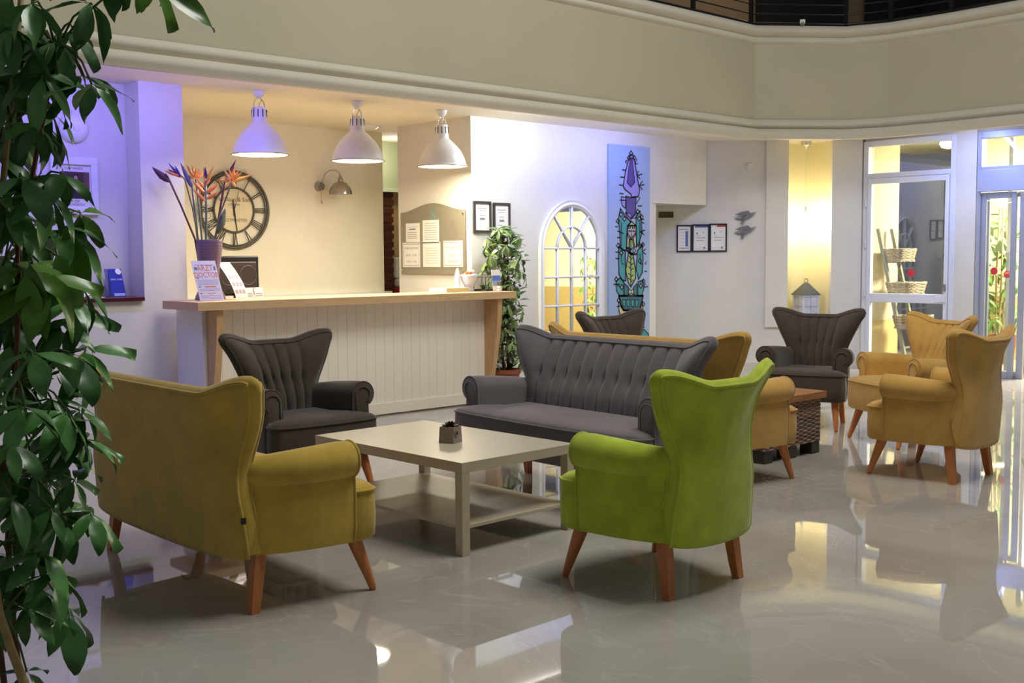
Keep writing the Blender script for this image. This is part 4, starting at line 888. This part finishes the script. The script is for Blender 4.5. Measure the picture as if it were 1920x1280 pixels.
t = thing('guest_book', 'closed guest book with a pale cover on the counter', 'book', (6.86, 8.27, ZC), .1)
MB().box(-.15, .15, -.11, .11, .004, .034).build('pages', pbr('page_block', (214, 196, 120), .7), t); MB().box(-.155, .155, -.115, .115, .034, .040).box(-.155, .155, -.115, .115, 0, .004).box(-.158, -.152, -.115, .115, 0, .04).build('cover', pbr('pale_cover', (206, 214, 226), .4), t)
t = thing('ceramic_jar', 'pale fluted ceramic jar filled with sweets near the end of the counter', 'jar', (7.10, 8.26, ZC))
nfl = 40; R_ = []
for z, r in ((0, .045), (.012, .047), (.03, .04), (.06, .05), (.10, .072), (.14, .080), (.165, .082), (.165, .072), (.15, .066)): R_.append([((r * (1 + (.05 if (k % 4 < 2 and .03 < z < .16) else 0))) * math.cos(2 * PI * k / nfl), (r * (1 + (.05 if (k % 4 < 2 and .03 < z < .16) else 0))) * math.sin(2 * PI * k / nfl), z) for k in range(nfl)])
MB().rings(R_).build('body', pbr('pearl_glaze', (206, 206, 210), .2, var=(9, .15)), t, smooth=True)
for k in range(9):
    an = k * 2.4; r = .045 * (k / 9) ** .5; MB().lathe([(.003, 0), (.018, .006), (.022, .016), (.016, .028), (.003, .034)], 8, (r * math.cos(an), r * math.sin(an), .15 + .012 * (k % 3))).build('sweet', pbr('sweet_%d' % (k % 3), [(226, 196, 150), (216, 120, 60), (232, 226, 210)][k % 3], .4) if k < 3 else bpy.data.materials['sweet_%d' % (k % 3)], t, smooth=True)
t = thing('white_bottle', 'small white pointed bottle at the left of the fluted jar', 'bottle', (6.985, 8.30, ZC))
MB().lathe([(.022, 0), (.026, .02), (.028, .12), (.026, .16), (.018, .19), (.012, .215), (.004, .225)], 20).build('body', M['white'], t, smooth=True)
t = thing('glass_terrarium', 'small house-shaped glass terrarium with a green succulent on the counter', 'terrarium', (7.235, 8.20, ZC), .25)
bz = MB(); a, h1, h2 = .07, .135, .185
C8 = [(-a, -a), (a, -a), (a, a), (-a, a)]
for k in range(4):
    p, q_ = C8[k], C8[(k + 1) % 4]
    for z in (.004, h1): bz.tube([(p[0], p[1], z), (q_[0], q_[1], z)], .004, 5)
    bz.tube([(p[0], p[1], 0), (p[0], p[1], h1)], .004, 5); bz.tube([(p[0], p[1], h1), (p[0] * .45, p[1] * .45, h2)], .003, 5); p2 = (p[0] * .45, p[1] * .45); q2 = (q_[0] * .45, q_[1] * .45); bz.tube([(p2[0], p2[1], h2), (q2[0], q2[1], h2)], .003, 5)
bz.build('wire_frame', M['iron'], t)
for k in range(4): p, q_ = C8[k], C8[(k + 1) % 4]; MB().add([(p[0], p[1], .004), (q_[0], q_[1], .004), (q_[0], q_[1], h1), (p[0], p[1], h1)], [(0, 1, 2, 3)]).build('pane', M['acrylic'], t)
MB().box(-.065, .065, -.065, .065, .004, .02).build('soil', M['soil'], t)
for k in range(14):
    an = k * 2.4; b = Vector((0, 0, .018)); p = Vector((math.cos(an) * .05, math.sin(an) * .05, .05 + .03 * ((k * 7) % 5) / 5)); s = Vector((-math.sin(an), math.cos(an), 0)) * .012; md = b.lerp(p, .55)
    MB().add([b, md + s, p, md - s, md + Vector((0, 0, -.008))], [(0, 1, 2, 3), (0, 4, 1), (1, 4, 2), (2, 4, 3), (3, 4, 0)]).build('leaf', M['leafb'], t)
t = thing('brochure_holder', 'clear holder with sea-view brochures at the right end of the counter', 'brochure', (7.325, 8.10, ZC), -.1)
slab3('brochure', [(-.052, 0, .004), (.052, 0, .004), (.052, .03, .205), (-.052, .03, .205)], .004, M['paper'], t)
def onb(u, v): return (u, v * .149 - .001, v)
for rg, m_ in (((-.052, .052, .075, .15), pbr('brochure_sky', (92, 116, 200), .5)), ((-.052, .052, .05, .10), pbr('brochure_sea', (150, 170, 196), .5)), ((.0, .052, .05, .085), pbr('brochure_land', (128, 122, 84), .5))):
    MB().add([Vector(onb(*p)) + Vector((0, -.0004 * (1 if rg[3] > .12 else 2 if rg[0] < 0 else 3), 0)) for p in ((rg[0], rg[2]), (rg[1], rg[2]), (rg[1], rg[3]), (rg[0], rg[3]))], [(0, 1, 2, 3)]).build('print', m_, t)
slab3('holder', [(-.056, -.008, 0), (.056, -.008, 0), (.056, .012, .14), (-.056, .012, .14)], .002, M['acrylic'], t); slab3('holder_foot', [(-.056, 0, 0), (.056, 0, 0), (.056, .08, 0), (-.056, .08, 0)], .003, M['acrylic'], t, (0, 0, 1))
t = thing('tea_light', 'tiny white and silver tea light glass at the counter edge', 'candle', (7.275, 8.03, ZC))
MB().lathe([(.016, 0), (.018, .012), (.012, .02), (.014, .045), (.010, .05)], 14).build('glass', M['white'], t, smooth=True); MB().lathe([(.0125, .021), (.0145, .032)], 14).build('band', M['chrome'], t)

# ------------------------------------------------------------------ plants
def leaf_mesh(nm, mat, fold, curl, wmax, twist=0):
    m = MB(); T = (.10, .2, .36, .54, .72, .87, 1.0); Wd = (.02, .42, .80, 1.0, .86, .5, .02)
    v = []; f = []
    for t_, w in zip(T, Wd):
        for k in (-1, -.5, 0, .5, 1):
            x = k * w * wmax; z = abs(k) * w * fold - curl * (t_ - .1) ** 2 + twist * k * t_ * .1 + .012 * math.sin(t_ * 9 + k * 2); v.append((x, t_ - .02 * abs(k), z))
    for j in range(6): f += [(j * 5 + i, j * 5 + i + 1, j * 5 + 6 + i, j * 5 + 5 + i) for i in range(4)]
    n = len(v); v += [(-.012, 0, 0), (.012, 0, 0), (.012, .13, .0), (-.012, .13, .0)]; f.append((n, n + 1, n + 2, n + 3))
    m.add(v, f); return m.mesh(nm, mat, True)
def leafset(mat): return [leaf_mesh('leaf', M[mat], .03, .22, .175), leaf_mesh('leaf', M[mat], .06, .34, .16, 1), leaf_mesh('leaf', M[mat], .02, .10, .19, -1), leaf_mesh('leaf', M[mat], .05, .45, .165)]
LS = {k: leafset(k) for k in ('leaf', 'leafb', 'leafv', 'leafo')}
def put_leaf(parent, key, base, d, up, L_):
    d = Vector(d).normalized(); x = d.cross(Vector(up))
    if x.length < 1e-4: x = d.orthogonal()
    x.normalize(); z = x.cross(d)
    mt = Matrix.Translation(base) @ Matrix(((x.x, d.x, z.x), (x.y, d.y, z.y), (x.z, d.z, z.z))).to_4x4() @ Matrix.Diagonal((L_ * random.uniform(.85, 1.1), L_, L_, 1))
    me = random.choice(LS[key])
    if isinstance(parent, MB): return parent.add([mt @ v.co for v in me.vertices], [tuple(p.vertices) for p in me.polygons])
    o = bpy.data.objects.new('leaf', me); COL.objects.link(o); o.parent = parent; o.matrix_local = mt
    return o
def umbel(parent, key, C, axis, L_, n, droop=(.1, .9), stemto=None, pm='petiole'):
    axis = Vector(axis).normalized(); u = axis.orthogonal().normalized(); w = axis.cross(u); ph = random.uniform(0, 6.28)
    for k in range(n):
        an = ph + 2 * PI * k / n + random.uniform(-.25, .25); dr = random.uniform(*droop)
        rad = u * math.cos(an) + w * math.sin(an); d = rad * math.cos(dr) - axis * math.sin(dr) + Vector((0, 0, -.15))
        put_leaf(parent, key, C, d, axis * .8 + rad * .2 + Vector((0, 0, .3)), L_ * random.uniform(.8, 1.15))
    if stemto is not None:
        a, b = Vector(C), Vector(stemto); md = a.lerp(b, .5) + Vector((0, 0, .03)); MB().tube([a, a.lerp(md, .5) + Vector((0, 0, .012)), md, md.lerp(b, .5) + Vector((0, 0, .01)), b], [.0022, .0024, .0026, .0028, .003], 5).build('petiole', M[pm], parent, smooth=True)
# foreground schefflera
BP = Vector((.80, 2.33, 0))
pt = thing('potted_schefflera', 'large glossy dark green umbrella plant filling the left edge of the view', 'plant', tuple(BP))
MB().lathe([(.13, 0), (.17, .28), (.185, .29), (.185, .33), (.17, .33), (.165, .29)], 32).build('pot', M['terracotta'], pt, smooth=True, ang=40)
MB().lathe([(.02, .29), (.164, .291)], 24, capb=False, capt=False).build('soil', M['soil'], pt)
def rel(*p): return Vector(p) - BP
canes = [[(.83, 2.29, .28), (.803, 2.298, .42), (.787, 2.327, .551), (.771, 2.349, .622), (.758, 2.366, .69), (.74, 2.40, .95), (.78, 2.42, 1.3), (.84, 2.44, 1.7), (.88, 2.42, 2.05)],
         [(.86, 2.42, .28), (.864, 2.50, .40), (.865, 2.59, .493), (.862, 2.60, .578), (.84, 2.55, .8), (.85, 2.50, 1.1), (.86, 2.46, 1.45), (.92, 2.38, 1.85)],
         [(.79, 2.38, .28), (.791, 2.44, .42), (.789, 2.457, .52), (.786, 2.465, .60), (.77, 2.45, .8), (.82, 2.40, 1.15), (.83, 2.38, 1.5)]]
for c, r, m_ in zip(canes, (.011, .0085, .008), ('cane', 'bark', 'bark')): MB().tube([rel(*p) for p in c], [r * (1 - .06 * k) for k in range(len(c))], 8).build('stem', M[m_], pt, smooth=True)
allc = [Vector(p) for c in canes for p in c[4:]]
CL = [(0.868, 2.319, 1.787, 0.102, 8), (0.914, 2.191, 1.758, 0.084, 6), (0.949, 2.353, 1.889, 0.078, 6), (0.814, 2.328, 1.876, 0.09, 7), (0.831, 2.262, 1.914, 0.083, 6), (1.075, 2.252, 2.002, 0.094, 5), (1.111, 2.543, 2.079, 0.098, 5), (0.92, 2.62, 1.805, 0.084, 6), (0.878, 2.626, 1.697, 0.095, 6), (0.852, 2.315, 1.688, 0.075, 6), (0.884, 2.48, 1.696, 0.08, 6), (0.894, 2.3, 1.59, 0.081, 6), (0.852, 2.271, 1.55, 0.085, 7), (0.804, 2.278, 1.579, 0.084, 6), (0.794, 2.346, 1.509, 0.085, 7), (1.033, 2.565, 1.523, 0.073, 5), (0.985, 2.545, 1.489, 0.114, 6), (0.929, 2.581, 1.472, 0.102, 6), (0.882, 2.617, 1.424, 0.101, 6), (0.811, 2.305, 1.397, 0.106, 6), (0.861, 2.329, 1.38, 0.12, 6), (0.959, 2.428, 1.331, 0.093, 6), (0.871, 2.569, 1.283, 0.1, 7), (0.97, 2.553, 1.279, 0.096, 7), (1.015, 2.52, 1.212, 0.091, 6), (0.796, 2.237, 1.236, 0.088, 7), (0.837, 2.513, 1.171, 0.098, 7), (0.952, 2.45, 1.214, 0.099, 7), (0.889, 2.398, 1.124, 0.09, 7), (0.794, 2.284, 1.127, 0.095, 7), (0.906, 2.359, 1.098, 0.096, 7), (0.756, 2.258, 1.06, 0.089, 7), (0.958, 2.582, 0.973, 0.098, 7), (0.906, 2.575, 0.848, 0.103, 8), (0.923, 2.373, 0.946, 0.068, 6), (0.783, 2.35, 0.936, 0.092, 7), (0.955, 2.555, 0.841, 0.085, 6), (0.814, 2.473, 0.785, 0.097, 7), (0.929, 2.543, 0.653, 0.091, 7), (0.866, 2.585, 0.692, 0.102, 6), (0.819, 2.404, 0.546, 0.057, 5), (0.843, 2.351, 0.803, 0.083, 6), (0.965, 2.36, 1.80, 0.075, 5), (0.86, 2.34, 0.90, 0.08, 5), (0.955, 2.38, 1.03, 0.08, 5), (1.0, 2.50, 1.36, 0.085, 6)]
for i, (x, y, z, r, n) in enumerate(CL):
    C = Vector((x, y, z)); nr = min(allc, key=lambda p: (p - C).length + (.25 if p.z > C.z + .1 else 0))
    ax = Vector((random.uniform(-.3, .3), random.uniform(-.7, .1), random.uniform(.5, 1.1)))
    key = 'leafb' if i in (19, 20, 15, 5) else 'leaf'
    umbel(pt, key, C - BP, ax, r * 1.30, n, (.0, .8), nr - BP)
for (b, d, L_) in (((.975, 2.52, 1.50), (.22, -.22, -1), .17), ((.82, 2.30, 1.42), (.05, -.1, -1), .17), ((.91, 2.4, 1.44), (.2, -.2, -1), .16), ((1.07, 2.25, 2.0), (.9, -.6, -.75), .16)):
    put_leaf(pt, 'leafb', rel(*b), d, (-.55, -.8, .35), L_)

inner = MB(); rq = random.Random(21); AV, FV = Vector((.733, -.68, 0)), Vector((.68, .733, 0))
for k in range(46):
    z = .62 + 1.5 * (k + rq.random()) / 46; C = Vector((.84, 2.42, z)) + AV * rq.uniform(-.13, .10 + .10 * sstep(1.68, 1.8, z) - .10 * sstep(1.2, 1.38, z) * sstep(1.78, 1.70, z)) + FV * rq.uniform(-.05, .22)
    umbel(inner, 'leaf', C - BP, (rq.uniform(-.2, .5), rq.uniform(-.7, .0), rq.uniform(.5, 1)), rq.uniform(.10, .13), 6, (.0, .8))
    nr = min(allc, key=lambda p: (p - C).length); MB().tube([C - BP, C.lerp(nr, .5) - BP + Vector((0, 0, .02)), nr - BP], .0024, 5).build('petiole', M['petiole'], pt, smooth=True)
inner.build('inner_foliage', M['leaf'], pt, smooth=True, kind='stuff')
# variegated plant at the end of the counter
BV = Vector((7.61, 8.30, 0))
pv = thing('variegated_plant', 'tall variegated green plant in a terracotta pot at the right end of the counter', 'plant', tuple(BV))
MB().lathe([(.10, 0), (.14, .24), (.155, .25), (.155, .29), (.14, .29), (.135, .25)], 28).build('pot', M['terracotta'], pv, smooth=True, ang=40)
MB().lathe([(.02, .255), (.134, .256)], 20, capb=False, capt=False).build('soil', M['soil'], pv)
for dx in (-.03, .03): MB().tube([(dx, 0, .25), (dx * 1.5, .02, .8), (dx * .5, -.02, 1.3), (dx, 0, 1.68)], [.014, .012, .009, .006], 8).build('stem', M['bark'], pv, smooth=True)
rs = random.Random(11)
def vspot(k, n, lo, hi):
    z = .34 + 1.38 * (k + rs.random()) / n; wid = .20 + .05 * math.sin(z * 5.1) - .10 * sstep(1.35, 1.78, z); an = k * 2.4; r = wid * rs.uniform(lo, hi)
    return z, an, Vector((r * math.cos(an) + .03 * math.sin(z * 3), min(.22, r * math.sin(an)), z))
for k in range(48):
    z, an, C = vspot(k, 48, .6, 1.05)
    umbel(pv, 'leafv', C, (math.cos(an) * .6, math.sin(an) * .6 - .2, .8), .135, 6, (.1, .9), (0, 0, max(.3, z - .06)), 'petiole')
fo_ = MB()
for k in range(420):
    z, an, C = vspot(k, 420, .1, .95); d = Vector((rs.uniform(-1, 1), rs.uniform(-1, 1), rs.uniform(-.7, .5))).normalized(); x = d.cross(Vector((rs.uniform(-.3, .3), -.5, 1))).normalized(); z_ = x.cross(d); L_ = rs.uniform(.08, .13)
    fo_.add([C + d * (a * L_) + x * (b * L_) + z_ * (c * L_) for a, b, c in ((0, 0, 0), (.35, .17, .03), (.7, .14, 0), (1, 0, -.12), (.7, -.14, 0), (.35, -.17, .03), (.5, 0, .06))], [(0, 1, 6), (1, 2, 6), (2, 3, 6), (3, 4, 6), (4, 5, 6), (5, 0, 6)])
fo_.build('inner_foliage', M['leafv'], pv, smooth=True, kind='stuff')

# plants on the porch behind the glass
def porch_plant(label, x, y, n, zlo, zhi, wid, seed):
    q = thing('porch_shrub', label, 'plant', (x, y, 0), 0, 'green shrubs on the porch'); rs2 = random.Random(seed)
    MB().lathe([(.16, -.004), (.20, .32), (.20, .36), (.18, .36), (.175, .33)], 24).build('pot', M['terracotta'], q, smooth=True, ang=40)
    for dx in (-.05, .0, .05): MB().tube([(dx, 0, .3), (dx * 2, .02, zlo), (dx * 3, 0, (zlo + zhi) / 2), (dx * 2, 0, zhi)], .012, 6).build('stem', M['cane'], q, smooth=True)
    for k in range(n):
        z = zlo + (zhi - zlo) * k / n; an = k * 2.4; r = wid * rs2.uniform(.4, 1)
        umbel(q, 'leafo', Vector((r * math.cos(an), r * math.sin(an), z)), (math.cos(an) * .5, math.sin(an) * .5, .8), .19, 6, (.1, .9), (0, 0, max(.3, z - .1)))
porch_plant('tall airy green shrub on the porch seen through the sliding door', 14.55, 6.35, 34, .40, 2.0, .42, 3)
porch_plant('bushy green shrub on the porch at the far right edge', 13.8, 5.40, 22, .35, 1.7, .34, 5)
porch_plant('leafy green shrub on the porch that shows in the arched mirror', 14.6, 3.55, 16, .4, 1.5, .36, 8)

# ladder shelf and baskets behind the glazed door
ls = thing('ladder_shelf', 'weathered wooden ladder shelf leaning on the stucco wall outside', 'shelf', (13.0, 7.05, 0))
la, lb = Vector((.02, .20, 1.74)), Vector((.15, -.15, 0)); ra, rb = Vector((.36, .20, 1.74)), Vector((.49, -.15, 0))
wood = pbr('weathered_wood', (138, 136, 120), .7, var=(10, .25), stretch=(8, 8, 1))
for a, b in ((la, lb), (ra, rb)): MB().cone(a, b, .030, .030, 4, ph=PI / 4).build('rail', wood, ls)
for u in (.24, .46, .68, .86):
    a, b = la.lerp(lb, u), ra.lerp(rb, u); MB().cone(a, b, .016, .016, 8).build('rung', wood, ls)
bw = pbr('pale_wicker', (168, 152, 124), .7, rnd=.2, var=(30, .3))
for i, (u, w_, lb_) in enumerate(((.20, .30, 'pale wicker basket on the top step of the ladder shelf'), (.44, .36, 'pale wicker basket on the second step of the ladder shelf'), (.68, .36, 'pale wicker basket low on the ladder shelf behind the chair'))):
    c = la.lerp(ra, .5).lerp(lb.lerp(rb, .5), u) + Vector((13.0, 7.05, 0)) + Vector((.03, -.10, .0))
    bt = thing('wicker_basket', lb_, 'basket', (c.x, c.y, c.z - .06), 0, 'wicker baskets on the ladder shelf')
    for k in range(9):
        z = k * .018; gx, gy = w_ * .62 * (1 + .02 * k), w_ * .42 * (1 + .03 * k)
        MB().tube([(math.copysign(abs(math.cos(q)) ** .5, math.cos(q)) * gx + .004 * math.sin(9 * q + k * PI), math.copysign(abs(math.sin(q)) ** .5, math.sin(q)) * gy, z + .004 * math.sin(14 * q + k * PI)) for q in [2 * PI * j / 56 for j in range(56)]], .0115, 5, True).build('strand', bw, bt, smooth=True)
    MB().box(-w_ * .6, w_ * .6, -w_ * .4, w_ * .4, -.01, .01).build('bottom', bw, bt)
